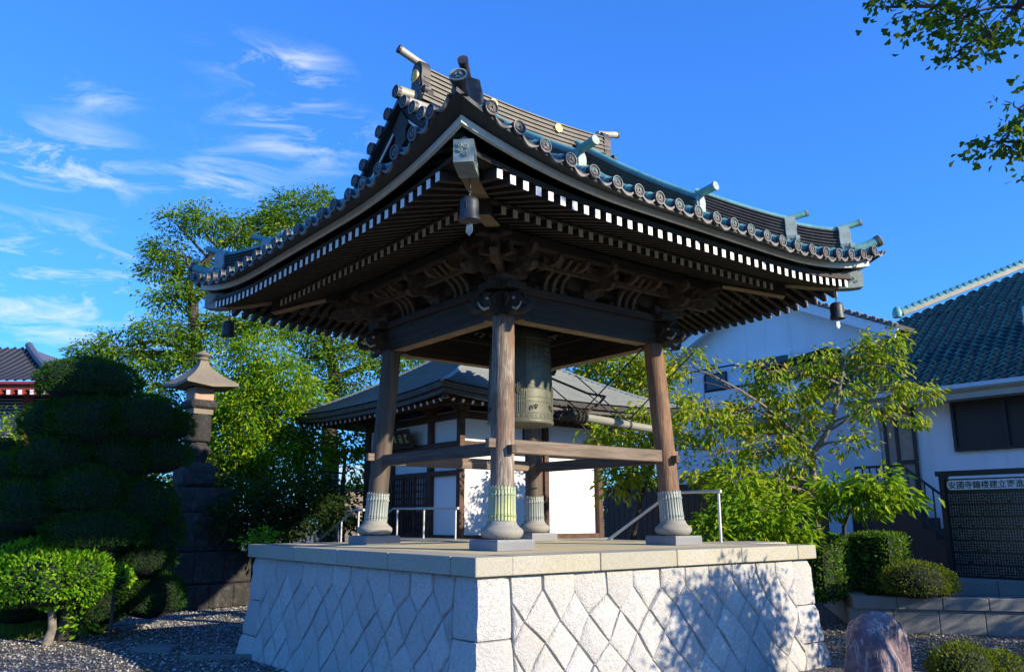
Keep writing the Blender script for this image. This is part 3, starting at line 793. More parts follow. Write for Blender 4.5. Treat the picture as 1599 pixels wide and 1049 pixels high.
# long bracket beams with rows of bearing blocks that fill the cove
for nn, tt in FACES:
    mb = MB()
    for r_, z in ((1.84, 3.70), (1.50, 3.70)):
        mb.beam(nn*r_ - tt*(r_+.30) + Vector((0,0,z)), nn*r_ + tt*(r_+.30) + Vector((0,0,z)), .07, .08, bev=.006)
        for k in range(-7, 8): block(mb, nn*r_ + tt*(.265*k) + Vector((0,0,z+.04)), .11, .085, math.atan2(nn.y, nn.x))
    for k in (-.98, -.49, .49, .98): arm(mb, nn*1.5 + tt*k + Vector((0,0,3.70)), nn, .1, .62, .075, .10); block(mb, nn*2.04 + tt*k + Vector((0,0,3.79)), .10, .06, math.atan2(nn.y, nn.x))
    mb.build('bracket_beam', BRK, BT, 35)
# eave purlins
PU = 2.06
for nn, tt in FACES:
    mb = MB(); mb.beam(nn*PU + tt*(-2.35) + Vector((0,0,3.895)), nn*PU + tt*2.35 + Vector((0,0,3.895)), .13, .145, bev=.01)
    mb.build('eave_purlin', WX if abs(tt.x) > .5 else WY, BT, 30)

def LIFT(s): return .041*max(0.0, abs(s)-1.2)**2.36
# rafters: base rafters below, flying rafters above, ends painted
allr = []
for fi, (nn, tt) in enumerate(FACES):
    for k in range(-19, 20): allr.append(('fly', nn, tt, .172*k))
    for k in range(-15, 16): allr.append(('base', nn, tt, .172*k))
def rafter(mb, kind, nn, tt, s):
    w_ = .072 if kind == 'fly' else .068
    if kind == 'fly': r1, z1, sl, h, r0, lf = 3.72, 3.680, .315, .10, max(2.70, abs(s)+.02), .52
    else: r1, z1, sl, h, r0, lf = 2.90, 3.806, .285, .098, max(1.42, abs(s)+.02), .10
    if r0 >= r1-.05: r0 = r1-.05
    lz = LIFT(s)*lf
    def pt(r_, dz, ds): return nn*r_ + tt*(s+ds) + Vector((0, 0, z1 + lz*(r_-r0*.85)/(r1-r0*.85 if r1 > r0*.85 else 1) + (r1-r_)*sl + dz))
    vs = [pt(r_, dz, ds) for r_ in (r0, r1) for dz in (-h/2, h/2) for ds in (-w_/2, w_/2)]
    mb.add(vs, [(0,1,3,2), (0,4,5,1), (2,3,7,6), (0,2,6,4), (1,5,7,3)], 0)
    # painted end: a thin cap
    vs2 = [pt(r1+e, dz, ds) for e in (0.0, .004) for dz in (-h/2, h/2) for ds in (-w_/2, w_/2)]
    mb.add(vs2, [(4,6,7,5), (0,4,5,1), (2,3,7,6), (0,2,6,4), (1,5,7,3)], 1)
allr.sort(key=lambda a: ((a[1]*3.4 + a[2]*a[3]) - CP).length + (4 if a[1].x + a[1].y > 0 else 0))
mbF = MB(); mbB = MB()
for i, a in enumerate(allr):
    ends = [WN, WHITE if a[0] == 'fly' else CREAM]
    if i < 100:
        mb = MB(); rafter(mb, *a); mb.build('rafter', ends, BT, 0, recalc=False)
    else: rafter(mbF if a[0] == 'fly' else mbB, *a)
tag(mbF.build('flying_rafters', [WN, WHITE], BT, 0, recalc=False), kind='stuff')
tag(mbB.build('base_rafters', [WN, CREAM], BT, 0, recalc=False), kind='stuff')
# boarding over the rafters, kioi and kayaoi battens, pale eave fascia
mb = MB()
def zboard(r_, s):
    z = 3.741 + .315*(3.72-r_) if r_ > 2.95 else 3.984+.285*(2.95-r_)
    k = max(0, (r_-1.4)/2.2); return z + LIFT(s)*.52*k**2
for nn, tt in FACES:
    rows = []
    for r_ in (3.70, 3.3, 2.96, 2.81, 2.6, 2.2, 1.7, 1.3):
        rows.append([nn*r_ + tt*(r_*u) + Vector((0,0,zboard(r_, r_*u))) for u in np.linspace(-1, 1, 33)])
    mb.grid(rows)
mb.add([Vector((x, y, zboard(1.3, 0))) for x, y in ((-1.3,-1.3), (1.3,-1.3), (1.3,1.3), (-1.3,1.3))], [(0,1,2,3)])
mb.build('roof_boarding', WN, BT, 30)
for nn, tt in FACES:
    def strip(mb, r_a, r_b, za, zb, lf, n_=41):
        rows = []
        for r_, z in ((r_a, za), (r_b, za), (r_b, zb), (r_a, zb), (r_a, za)):
            rows.append([nn*r_ + tt*(r_b*u) + Vector((0, 0, z + LIFT(r_b*u)*lf)) for u in np.linspace(-1, 1, n_)])
        mb.grid(rows)
    mb = MB(); strip(mb, 2.82, 2.93, 3.858, 3.885, .2); strip(mb, 3.52, 3.66, 3.752, 3.84, .56)
    mb.build('eave_batten', WX if abs(tt.x) > .5 else WY, BT, 30)
    mb = MB(); strip(mb, 3.775, 3.82, 3.842, 3.920, .79); mb.build('eave_fascia', FASCIA, BT, 30)
# hip rafters with verdigris caps
for sx, sy in SG:
    D = Vector((sx, sy, 0)); U = Vector((0,0,1)); sd_ = Vector((sy, -sx, 0)).normalized()*1
    def hip(mb, pts, wd, hts, mi=0):
        rows = []
        for (c, z), h in zip(pts, hts):
            p = D*c + U*z; rows.append([p - sd_*wd/2 - U*h/2, p + sd_*wd/2 - U*h/2, p + sd_*wd/2 + U*h/2, p - sd_*wd/2 + U*h/2, p - sd_*wd/2 - U*h/2])
        k0 = len(mb.mi); mb.grid(rows, mi); n_ = len(mb.v)
        for q_ in range(k0, len(mb.mi)):
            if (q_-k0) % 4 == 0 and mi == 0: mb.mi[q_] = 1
        mb.add([rows[0][i] for i in range(4)], [(0,1,2,3)], mi); mb.add([rows[-1][i] for i in range(4)], [(0,1,2,3)], mi)
    mb = MB(); hip(mb, [(1.35, 4.22), (1.95, 4.09), (2.5, 3.93), (2.9, 3.80)], .19, [.22]*4)
    hr = mb.build('hip_rafter', [WN, UNDERLIT], BT, 30)
    mb = MB(); hip(mb, [(2.35, 4.12), (2.9, 4.0), (3.25, 3.935), (3.50, 3.915)], .185, [.23, .24, .24, .24]); mb.build('flying_hip_rafter', [WN, UNDERLIT], hr, 30)
    mb = MB(); hip(mb, [(3.46, 3.915), (3.62, 3.915), (3.72, 3.925)], .20, [.255, .255, .24])
    mb2 = MB()
    # pointed top plate and scroll relief
    for q in range(2):
        fc = 1 if q else -1
        for cc, rr in (((3.60, 3.92), .05), ((3.56, 3.87), .035), ((3.645, 3.88), .035)):
            pts = []
            for i in range(14):
                a = i*.75; r_ = rr*(1-i/15); pts.append(D*(cc[0] + .7*r_*math.cos(a)) + U*(cc[1] + r_*math.sin(a)) + sd_*fc*.102)
            mb.tube(pts, .007, 5)
    mb.prism([(-.10, .125), (.10, .125), (0, .19)], Matrix((sd_, U, D.normalized())).transposed().to_4x4() @ T(0, 0, 0) if False else (T(*(D*3.55 + U*3.915)) @ Matrix((sd_, U, D.normalized())).transposed().to_4x4()), -.04, .18)
    # relief on the end face
    e = D*3.724 + U*3.925
    for cc in ((-.03, .03), (.03, .0), (-.02, -.045), (.035, .055)):
        pts = [e + D.normalized()*.006 + sd_*(cc[0] + .03*(1-i/13)*math.cos(i*.8)) + U*(cc[1] + .03*(1-i/13)*math.sin(i*.8)) for i in range(12)]
        mb.tube(pts, .006, 5)
    mb.build('metal_cap', [VERDI, VERDI], hr, 30)

# ---- roof surface
RE = 4.0
def zs(ri): return 3.905 + .5025*ri + .04*ri*ri
def surf(s, ri): return zs(ri) + LIFT(s)*math.exp(-ri/1.2)*1.05
XG = 2.30            # verge half length
ROOF = MB()
for nn, tt in FACES[0::2]:
    rows = []
    for ri in np.linspace(0, 4.0, 34):
        hwid = max(RE-ri, XG); rows.append([nn*(RE-ri) + tt*(hwid*u) + Vector((0,0,surf(hwid*u if ri < 1.7 else 0, ri))) for u in np.linspace(-1, 1, 41)])
    ROOF.grid(rows)
for nn, tt in FACES[1::2]:
    rows = []
    for ri in np.linspace(0, 2.15, 20):
        hwid = RE-ri; rows.append([nn*(RE-ri) + tt*(hwid*u) + Vector((0,0,surf(hwid*u, ri))) for u in np.linspace(-1, 1, 41)])
    ROOF.grid(rows)
for nn, tt in FACES:     # edge closing strip down to the fascia, underside
    us = np.linspace(-1, 1, 41)
    a = [nn*RE + tt*(RE*u) + Vector((0,0,surf(RE*u, 0))) for u in us]; b = [p + Vector((0,0,-.045)) for p in a]
    c = [nn*3.80 + tt*(3.80*u) + Vector((0,0,3.918 + LIFT(3.82*u)*.79)) for u in us]
    ROOF.grid([a, b, c])
roof = ROOF.build('roof', VALLEY, BT, 40)
# round tile rows
TR = MB(); SP = .343; TRAD = .062
def tile_row(nn, tt, s, ri_top, ri_bot=-.02):
    pts = []; n_ = max(3, int((ri_top-ri_bot)/.14))
    for i in range(n_+1):
        ri = ri_bot + (ri_top-ri_bot)*i/n_; pts.append(nn*(RE-ri) + tt*s + Vector((0,0,surf(s if ri < 1.7 else 0, max(ri, 0)) - (.0 if ri >= 0 else 0) + .035)))
    TR.tube(pts, TRAD, 10)
    for i in range(1, n_, 2):     # sleeve joints of the round tiles
        d = (pts[i+1]-pts[i]).normalized(); TR.tube([pts[i] - d*.012, pts[i] + d*.012], TRAD+.008, 10)
srows = [SP*(k+.5) for k in range(-11, 11)]
for fi, (nn, tt) in enumerate(FACES):
    for s in srows:
        hip_r = RE-abs(s)
        if fi % 2 == 0: top = 4.0 if abs(s) < XG-.1 else min(hip_r, 3.9)
        else: top = min(hip_r, 2.1)
        if top > .12: tile_row(nn, tt, s, top)
TR.build('tile_rows', TEAL, roof, 50)
# eave end tiles: crest disc + hanging lip of the flat tile beside it
def crest(mb, M, r, mi_ground=0, mi_rel=1, n=24):
    """M: local x right, y up, z outward"""
    c = [(r*math.cos(2*math.pi*i/n), r*math.sin(2*math.pi*i/n)) for i in range(n)]
    mb.prism(c, M, -.05, 0, mi_ground)
    ri = r*.86
    vs = [M @ Vector((x, y, .0)) for x, y in c] + [M @ Vector((x, y, .014)) for x, y in c] + [M @ Vector((x*ri/r, y*ri/r, .014)) for x, y in c] + [M @ Vector((x*ri/r*.98, y*ri/r*.98, .0)) for x, y in c]
    mb.add(vs, [(k*n+i, k*n+(i+1) % n, (k+1)*n+(i+1) % n, (k+1)*n+i) for k in range(3) for i in range(n)], mi_rel)
    for q in range(3):            # three heart leaves pointing to the centre
        a = R(90+120*q); Mq = M @ RZ(a-R(90)) @ T(0, r*.10, 0)
        h = []
        for i in range(15):
            t = 2*math.pi*i/15; x = 16*math.sin(t)**3; y = 13*math.cos(t)-5*math.cos(2*t)-2*math.cos(3*t)-math.cos(4*t)
            h.append((x/16*r*.36, (-(y)+12)/29*r*.66))
        mb.prism(h, Mq, 0, .010, mi_rel)
        mb.prism([(-.006, r*.05), (.006, r*.05), (.006, r*.55), (-.006, r*.55)], Mq, .010, .013, mi_ground)
        for sg in (-1, 1): mb.prism([(0, r*.18), (sg*r*.24, r*.34), (sg*r*.22, r*.38), (0, r*.24)], Mq, .010, .013, mi_ground)
et = MB(); crest(et, T(0,0,0), .078)
# lip: crescent hanging to the right
up_, lo_ = [], []
for i in range(9):
    t = i/8; x = .060 + (SP-.12)*t; y = -.03 - .055*math.sin(math.pi*t); up_.append((x, y+.008)); lo_.append((x, y-.024*math.sin(math.pi*(.15+.7*t))))
for i in range(8): et.prism([lo_[i], lo_[i+1], up_[i+1], up_[i]], T(0,0,0), -.035, -.006, 1)
et0 = et.build('eave_tile', [DISC, RELIEF], None, 30)
cnt = 0
for nn, tt in FACES:
    for s in srows:
        if abs(s) > 3.7: continue
        z = surf(s, 0) + .042; slope = (surf(s+.05, 0)-surf(s-.05, 0))/.1
        X = (tt + Vector((0,0,slope))).normalized(); Z = nn; Y = Z.cross(X)
        M = Matrix((X, Y, Z)).transposed().to_4x4() @ Matrix.Rotation(R(rs.uniform(-4, 4)), 4, 'X') @ RZ(R(rs.uniform(-5, 5))); M.translation = nn*(RE+.03+rs.uniform(-.006, .006)) + tt*(s+rs.uniform(-.006, .006)) + Vector((0,0,z+rs.uniform(-.006, .006)))
        if cnt == 0: et0.matrix_basis = M; put(et0, BT)
        else: dup(et0, M, BT)
        cnt += 1
# ---- ridges
def ridge(mb, pts, wd, h, layers=5, cap=.075, side=Vector((0,0,0)), mi_cap=1, mi=0):
    """stacked course ridge along pts (base line); side: horizontal unit across"""
    rows = None
    for k in range(layers):
        z0, z1 = h*k/layers, h*(k+1)/layers; w0 = wd*(1-.28*k/layers); ov = .012
        A_, B_, C_, D_, E_, F_ = [], [], [], [], [], []
        for p in pts:
            p = Vector(p); U = Vector((0,0,1))
            A_.append(p - side*(w0/2-ov) + U*z0); B_.append(p - side*(w0/2-ov) + U*(z1-.02)); C_.append(p - side*(w0/2+ov) + U*(z1-.02)); D_.append(p - side*(w0/2+ov) + U*z1)
            E_.append(p + side*(w0/2+ov) + U*z1); F_.append(p + side*(w0/2+ov) + U*(z1-.02))
        G_ = [p + side*(w0/2-ov) + Vector((0,0,z1-.02)) for p in map(Vector, pts)]; H_ = [p + side*(w0/2-ov) + Vector((0,0,z0)) for p in map(Vector, pts)]
        mb.grid([A_, B_, C_, D_, E_, F_, G_, H_], mi)
    for e in (0, -1):
        p = Vector(pts[e]); mb.add([p - side*wd*.48, p + side*wd*.48, p + side*wd*.38 + Vector((0,0,h)), p - side*wd*.38 + Vector((0,0,h))], [(0,1,2,3)], mi)
    mb.tube([Vector(p) + Vector((0,0,h+.02)) for p in pts], cap, 10, mi=mi_cap)
def oni(mb, c, out, w_, h, mats=(0, 1), gold=None, tube=.42, tr=.062, tup=.35):
    """ridge-end ornament facing out; c: base centre"""
    out = Vector(out).normalized(); U = Vector((0,0,1)); sd_ = U.cross(out); M = Matrix((sd_, U, out)).transposed().to_4x4(); M.translation = Vector(c)
    half = [(0, 0), (.62, -.08), (.70, .05), (.60, .14), (.46, .16), (.50, .26), (.44, .36), (.40, .50), (.44, .66), (.40, .82), (.26, .95), (.10, 1.0)]
    poly = [(x*w_, y*h) for x, y in half] + [(-x*w_, y*h) for x, y in reversed(half[1:])]
    mb.prism(poly, M, -.13, .03, mats[0])
    inner = [(x*.7, y*.8+h*.1) for x, y in poly]; mb.prism(inner, M, .03, .05, mats[0])
    for s_ in (-1, 1):
        crest(mb, M @ T(s_*w_*.62, h*.10, .03), w_*.17, mats[0], mats[0], 12)
    Mt = M @ T(0, h*.98, 0)
    a = Mt @ Vector((0, -.03, -.15)); b = Mt @ Vector((0, .02, .05)); e = Mt @ Vector((0, tup*tube, tube))
    mb.tube([a, b, e], [tr, tr, tr*1.02], 12, mi=mats[1]); dd = (e-b).normalized()
    mb.tube([e - dd*.03, e + dd*.006], tr*1.12, 12, mi=mats[0])
def hd(n_, a, b): return [a + (b-a)*i/(n_-1) for i in range(n_)]
# main ridge
mb = MB()
def zr(x): return 6.56 + .10*(x/2.0)**2
ridge(mb, [Vector((x, 0, zr(x))) for x in np.linspace(-1.98, 1.98, 25)], .34, .48, 6, .055, Vector((0,1,0)))
ridge(mb, [Vector((x, 0, zr(x) - .14)) for x in np.linspace(-2.05, 2.05, 9)], .52, .16, 2, .05, Vector((0,1,0)))
mr = mb.build('main_ridge', [RIDGE, PALE], BT, 40)
for x in (-.66, .74):
    for s_ in (-1, 1):
        mb = MB(); Mx = Matrix((Vector((s_*-1,0,0)), Vector((0,0,1)), Vector((0,s_,0)))).transposed().to_4x4(); Mx.translation = Vector((x, s_*.165, zr(x)+.36)); crest(mb, Mx, .075)
        mb.build('gold_crest', [GOLD, GOLD], mr, 30)
for s_ in (-1, 1):
    mb = MB(); oni(mb, (s_*1.99, 0, 6.64), (s_, 0, 0), .36, .62, (0, 1), tube=.36, tr=.06, tup=.30)
    e = mb.build('ridge_end_ornament', [BROWNC, PALE], mr, 40)
    mb = MB(); Mx = Matrix((Vector((0,s_,0)), Vector((0,0,1)), Vector((s_,0,0)))).transposed().to_4x4(); Mx.translation = Vector((s_*2.055, 0, 7.0)); crest(mb, Mx, .10); mb.build('gold_crest', [GOLD, GOLD], mr, 30)
# descending ridges
for sx in (-1, 1):
    for sy in (-1, 1):
        mb = MB(); pts = [Vector((sx*1.20, sy*(RE-ri), zs(ri)+.02)) for ri in np.linspace(1.28, 3.9, 14)]
        ridge(mb, pts, .27, .30, 5, .07, Vector((1,0,0)))
        dr = mb.build('descending_ridge', [BROWNC, TEAL], BT, 40)
        mb = MB(); oni(mb, (sx*1.20, sy*2.72, zs(1.28)+.0), (0, sy, 0), .22, .40, (0, 1), tube=.30, tr=.06, tup=.16); mb.build('ridge_end_ornament', [VERDI, TEAL], dr, 40)
# hip ridges in two tiers, corner tip tiles
for sx, sy in SG:
    D = Vector((sx, sy, 0)); sd_ = Vector((sy, -sx, 0)).normalized()
    def sc(c): return surf(c, RE-c)
    mb = MB(); ridge(mb, [D*c + Vector((0,0,sc(c)+.03)) for c in np.linspace(3.58, 2.9, 9)], .25, .31, 6, .062, sd_)
    hrg = mb.build('hip_ridge', [BROWNC, TEAL], BT, 40)
    mb = MB(); ridge(mb, [D*c + Vector((0,0,sc(c)+.03)) for c in np.linspace(3.02, 2.0, 11)], .26, .37, 7, .065, sd_); mb.build('upper_tier', [BROWNC, TEAL], hrg, 40)
    for c, hh_, nm in ((3.60, .41, 0), (3.04, .45, 1)):
        mb = MB(); oni(mb, D*c + Vector((0,0,sc(c)+.0)), D, .36, hh_+.03, (0, 1), tube=.25, tr=.05, tup=.30)
        mb.build('ridge_end_ornament', [BROWNC, BROWNC] if sx+sy < 0 else [VERDI, TEAL], hrg, 40)
    mb = MB(); cs = np.linspace(3.25, 3.93, 10)
    pts = [D*c + Vector((0,0,(sc(min(c, 3.7)) + .05 + .20*max(0, (c-3.4)/.6)**2.8))) for c in cs]
    mb.tube(pts, [.075]*9+[.082], 14, mi=1); d = (pts[-1]-pts[-2]).normalized(); X = sd_; Y = d.cross(X); M = Matrix((X, Y, d)).transposed().to_4x4(); M.translation = pts[-1] + d*.03
    if Y.z < 0: M = M @ RZ(math.pi)
    crest(mb, M, .09, 0, 2); mb.build('corner_tip_tile', [DISC, BROWNC if sx+sy < 0 else TEAL, VERDI], BT, 40)
    # dark corner soffit closing under the tip
    mb = MB(); rows = []
    for c in np.linspace(3.3, 3.98, 6): rows.append([D*c + sd_*(.10*k) + Vector((0,0,sc(min(c, 3.9)) - .03 - .09*(1-abs(k))*(4.05-c)/.7)) for k in (-1, 0, 1)])
    mb.grid(rows); mb.build('corner_soffit', BROWNC, BT, 40)
# gables: wall, barge boards, verge tiles
for s_ in (-1, 1):
    mb = MB(); ys = np.linspace(-1.95, 1.95, 27)
    top = [Vector((s_*1.88, y, zs(RE-abs(y))-.05)) for y in ys]; bot = [Vector((s_*1.88, y, 5.0)) for y in ys]
    mb.grid([bot, top]); mb.build('gable_wall', WN, BT, 0)
    for side in (-1, 1):
        ysb = np.linspace(0.0, 2.15, 16)*side
        def bb(x0, x1, d0, d1, mat, name, par):
            mb = MB(); rows = []
            for x, d in ((x0, d0), (x1, d0), (x1, d1), (x0, d1), (x0, d0)): rows.append([Vector((s_*x, y, zs(RE-abs(y)) - d)) for y in ysb])
            mb.grid(rows); return mb.build(name, mat, par, 40)
        b_ = bb(2.16, 2.24, .05, .30, WY, 'barge_board', BT); bb(2.242, 2.262, .27, .305, WHITE, 'white_trim', b_)
        mb = MB(); rel = MB()
        dts = [k*.33 for k in range(0 if side == 1 else 1, 7)]
        arc = 0; y = 0.0; prev = None
        for k in range(0 if side == 1 else 1, 6):
            yy = side*(.245*k + .012*k*k*0); z = zs(RE-abs(yy)) + .03 + (.05 if k == 0 else -.02)
            mb.tube([Vector((s_*2.36, yy, z)), Vector((s_*1.36, yy, z+.015))], .085 if k else .10, 12, mi=2)
            Mx = Matrix((Vector((0, s_, 0)), Vector((0,0,1)), Vector((s_,0,0)))).transposed().to_4x4(); Mx.translation = Vector((s_*2.375, yy, z)); crest(mb, Mx, .10, 0, 1, 16)
        rows = []                     # verge drip strip
        for x, d in ((2.30, -.05), (2.34, .02), (2.34, .10), (2.24, .10)): rows.append([Vector((s_*x, y, zs(RE-abs(y)) - d)) for y in ysb])
        mb.grid(rows, 0); mb.build('verge_tiles', [DISC, RELIEF, PALE], BT, 40)
    mb = MB(); Mx = Matrix((Vector((0, s_, 0)), Vector((0,0,1)), Vector((s_,0,0)))).transposed().to_4x4(); Mx.translation = Vector((s_*2.25, 0, 6.05))
    mb.prism([(0, -.38), (.07, -.28), (.17, -.22), (.14, -.08), (.22, .02), (.14, .14), (0, .30), (-.14, .14), (-.22, .02), (-.14, -.08), (-.17, -.22), (-.07, -.28)], Mx, -.02, .03); mb.build('gable_pendant', WN, BT, 30)
# bell beam
mb = MB(); mb.beam((-1.5, 0, 3.62), (1.5, 0, 3.62), .2, .26, bev=.01); mb.beam((0, -1.5, 3.83), (0, 1.5, 3.83), .16, .15, bev=.01); mb.build('bell_beam', WX, BT, 30)

# ------------------------------------------------------------------ hanging bronze bell
BL = thing('temple_bell', (0, 0, 1.79), 'large greenish bronze temple bell hanging between the four columns', 'bell')
mb = MB()
prof = [(.40,1.80), (.475,1.78), (.512,1.785), (.520,1.81), (.514,1.835), (.502,1.85), (.502,1.915), (.508,1.92), (.508,1.935), (.497,1.94), (.495,2.09), (.500,2.095), (.500,2.11), (.494,2.115), (.493,2.16), (.498,2.165), (.498,2.18), (.492,2.185), (.490,2.30), (.496,2.305), (.496,2.32), (.489,2.325), (.488,2.36), (.493,2.365), (.493,2.38), (.486,2.385), (.478,2.70), (.483,2.705), (.483,2.72), (.476,2.725), (.462,3.08), (.467,3.085), (.467,3.10), (.458,3.105), (.435,3.20), (.37,3.28), (.25,3.33), (.10,3.35), (.02,3.352)]
mb.lathe(prof, (0,0,0), 72); mb.build('bell_body', BRONZE, BL, 35)
mb = MB()
for q in range(4):
    a = R(-128 + 90*q)
    for da in (-.16, -.11, -.055, 0, .055, .11, .16):
        aa = a+da; pts = [(math.cos(aa)*r_, math.sin(aa)*r_, z) for r_, z in ((.500,1.94), (.499,2.09), (.497,2.2), (.494,2.38), (.484,2.70), (.468,3.08))]
        mb.tube([Vector(p) for p in pts], .006, 5)
mb.build('bell_straps', BRONZE, BL, 40)
mb = MB()
for q in range(4):
    a = R(-128 + 45 + 90*q)
    for i in range(4):
        for j in range(4):
            aa = a + (i-1.5)*.22; z = 2.78 + .085*j; r_ = .476 - .04*(z-2.72)
            mb.lathe([(.022, -.01), (.022, .012), (.012, .028), (.001, .032)], (math.cos(aa)*r_, math.sin(aa)*r_, z), 8, RZ(aa) @ Matrix.Rotation(R(90), 4, 'Y'))
mb.build('bell_studs', BRONZE, BL, 40)
mb = MB(); 
for q in range(4):
    a = R(-128 + 90*q)
    M = RZ(a) @ T(.492, 0, 2.27) @ Matrix.Rotation(R(90), 4, 'Y'); mb = MB()
    mb.lathe([(.075, 0), (.075, .012), (.05, .018), (.045, .012), (.02, .02), (.002, .022)], M.translation, 20, M)
    mb.build('striking_seat', BRONZE, BL, 40)
mb = MB()                               # flowing scroll band near the mouth, raised lines in black
for q in range(4):
    for s_ in (-1, 1):
        a0 = R(-128 + 90*q) + s_*.30; mb = MB()
        for k in range(3):
            pts = []
            for i in range(12):
                t = i/11; aa = a0 + s_*(.09*k + .05*math.cos(t*5)*(1-.5*t)); z = 2.00 + .035*math.sin(t*6.5+k) + .012*k; pts.append(Vector((math.cos(aa)*.499, math.sin(aa)*.499, z)))
            mb.tube(pts, .009, 5)
        mb.build('scroll_relief', INK, BL, 40)
mb = MB()
for k in range(40):
    aa = 2*math.pi*k/40; mb.box((math.cos(aa)*.503, math.sin(aa)*.503, 1.882), (.012, .05, .035), RZ(aa), .004)
mb.build('rim_pattern', BRONZE, BL, 30)
mb = MB(); mb.tube([Vector((-.17*math.cos(t), 0, 3.33+.17*math.sin(t))) for t in np.linspace(0, math.pi, 12)], .045, 10); mb.tube([(0,0,3.46), (0,0,3.60)], .03, 8)
mb.build('bell_loop', BRONZE, BL, 40)
# striker log on ropes
ST = thing('bell_striker', (1.8, 0, 2.0), 'pale horizontal log slung on black ropes beside the bronze bell', 'bell striker')
mb = MB(); mb.tube([(1.15,0,2.02), (1.5,0,2.0), (2.2,0,1.965), (3.0,0,1.92)], [.062, .068, .068, .066], 18); mb.build('log', LOGW, ST, 50)
mb = MB()
for x in (1.18, 1.26, 1.34): mb.tube([Vector((x, .10*math.cos(t), 2.015+.105*math.sin(t))) for t in np.linspace(0, 6.28, 14)], .022, 6)
for k in range(26):
    a, b = rng.uniform(0, 6.28), rng.uniform(0, 6.28); x = rng.uniform(.80, 1.3)
    mb.tube([Vector((x, .09*math.cos(a), 2.03+.1*math.sin(a))), Vector((x+rng.uniform(-.1, .1), .13*math.cos(b), 2.05+.15*math.sin(b))), Vector((x+rng.uniform(-.16, .12), .10*math.cos(b+1), 2.03+.11*math.sin(b+1)))], .013, 5)
mb.tube([(.80,0,2.03), (1.16,0,2.02)], [.06, .075], 12); mb.build('rope_binding', ROPE, ST, 50)
mb = MB(); mb.tube([(2.38,0,1.955), (2.43,0,1.952)], .075, 14); mb.build('rope_band', ROPE, ST, 50)
mb = MB()
for x, z in ((1.30, 2.10), (2.40, 2.04)):
    for y in (-1.42, 1.42): mb.tube([(x, y*.02, z), (x + .1*(y > 0), y*.5, (z+3.0)/2-.03), (x+.1, y, 3.02)], .011, 6)
mb.tube([(1.45, 1.42, 3.0), (2.3, .9, 2.6), (2.35, .5, 2.5), (1.9, .2, 2.3), (1.4, .02, 2.08)], .022, 7)
mb.tube([(2.3, .9, 2.6), (2.5, .5, 2.2), (2.75, .1, 1.98)], .010, 6)
mb.tube([(1.25, 0, 1.93), (1.45, -.05, 1.7), (1.75, -.05, 1.55), (2.1, -.05, 1.5)], .012, 6)
mb.build('rope', ROPE, ST, 50)

# wind bells under the eave corners
wb_lab = {(-1,-1): 'bronze wind bell hanging under the nearest eave corner with a flared lip', (1,-1): 'small bronze wind bell under the right eave corner against the blue sky', (-1,1): 'dark wind bell under the left eave corner in front of the trees', (1,1): 'wind bell under the hidden far eave corner of the tower'}
for sx, sy in SG[:3]:
    c = Vector((sx*3.44, sy*3.44, 0)); r_ = thing('wind_bell', c + Vector((0,0,3.70)), wb_lab[(sx, sy)], 'wind bell', 'wind bells under the eave corners')
    z0 = 3.34
    def flw(k, z): return 1.0
    mb = MB(); mb.lathe([(.085,z0), (.112,z0-.005), (.108,z0+.03), (.098,z0+.06), (.097,z0+.19), (.088,z0+.225), (.06,z0+.245), (.02,z0+.25)], c, 24); mb.build('bell_body', WBELL, r_, 40)
    for a in (R(-150), R(-60), R(30), R(120)):
        mb = MB(); mb.box(c + Vector((math.cos(a)*.0965, math.sin(a)*.0965, z0+.13)), (.008, .03, .075), RZ(a), .003); mb.build('slot', INK, r_, 0)
    mb = MB(); mb.tube([c + Vector((0,0,z0+.25)), c + Vector((0,0,z0+.30))], .010, 8)
    mb.tube([c + Vector((.022*math.cos(t), .022*math.sin(t)*.7, z0+.325 + .025*math.sin(t))) for t in np.linspace(0, 6.28, 14)], .007, 6)
    mb.tube([c + Vector((0,0,z0+.34)), c + Vector((.02,0.01,z0+.37)), c + Vector((0,0,z0+.40)), c + Vector((0,0,z0+.46))], .008, 6); mb.build('hook', WBELL, r_, 50)
    mb = MB(); mb.tube([c + Vector((0,0,z0+.1)), c + Vector((0,0,z0-.04))], .004, 5)
    Mx = T(*(c + Vector((0,0,z0-.10)))) @ RZ(R(-38+20*sx)) @ Matrix.Rotation(R(90), 4, 'X'); mb.prism([(0,-.065), (.038,-.02), (.03,.06), (-.03,.06), (-.038,-.02)], Mx, -.004, .004); mb.build('wind_plate', VERDI, r_, 0)

# ------------------------------------------------------------------ temple hall behind
HX, HY, HS = 3.2, 6.2, 4.5
HL = thing('temple_hall', (HX+HS/2, HY+HS/2, GZ), 'white walled hall with dark timber frame and grey sheet roof behind the bell tower', 'temple hall')
HW = m_wood('hall_timber', (.035,.017,.010), (.09,.042,.022), (.15,.075,.04), 'n')
mb = MB(); mb.box((HX+HS/2, HY+HS/2, (GZ-.12)/2), (HS+.5, HS+.5, -.12-GZ), None, .02); mb.build('stone_base', CURB, HL, 30)
mb = MB(); mb.box((HX+HS/2, HY+HS/2, 1.4), (HS-.10, HS-.10, 3.06), None, 0); mb.build('wall', PLASTER, HL, 0)
PW = .15
def hpost(x, y, z0=-.12, z1=3.0, w_=PW):
    mb = MB(); mb.box((x, y, (z0+z1)/2), (w_, w_, z1-z0), None, .006); return mb.build('post', HW, HL, 30)
for x in (HX, HX+2.62, HX+HS): hpost(x, HY)
for y in (HY+.0+1.28, HY+3.15, HY+HS): hpost(HX, y)
hpost(HX+HS, HY+HS); hpost(HX+HS, HY+2.2); hpost(HX+2.2, HY+HS)
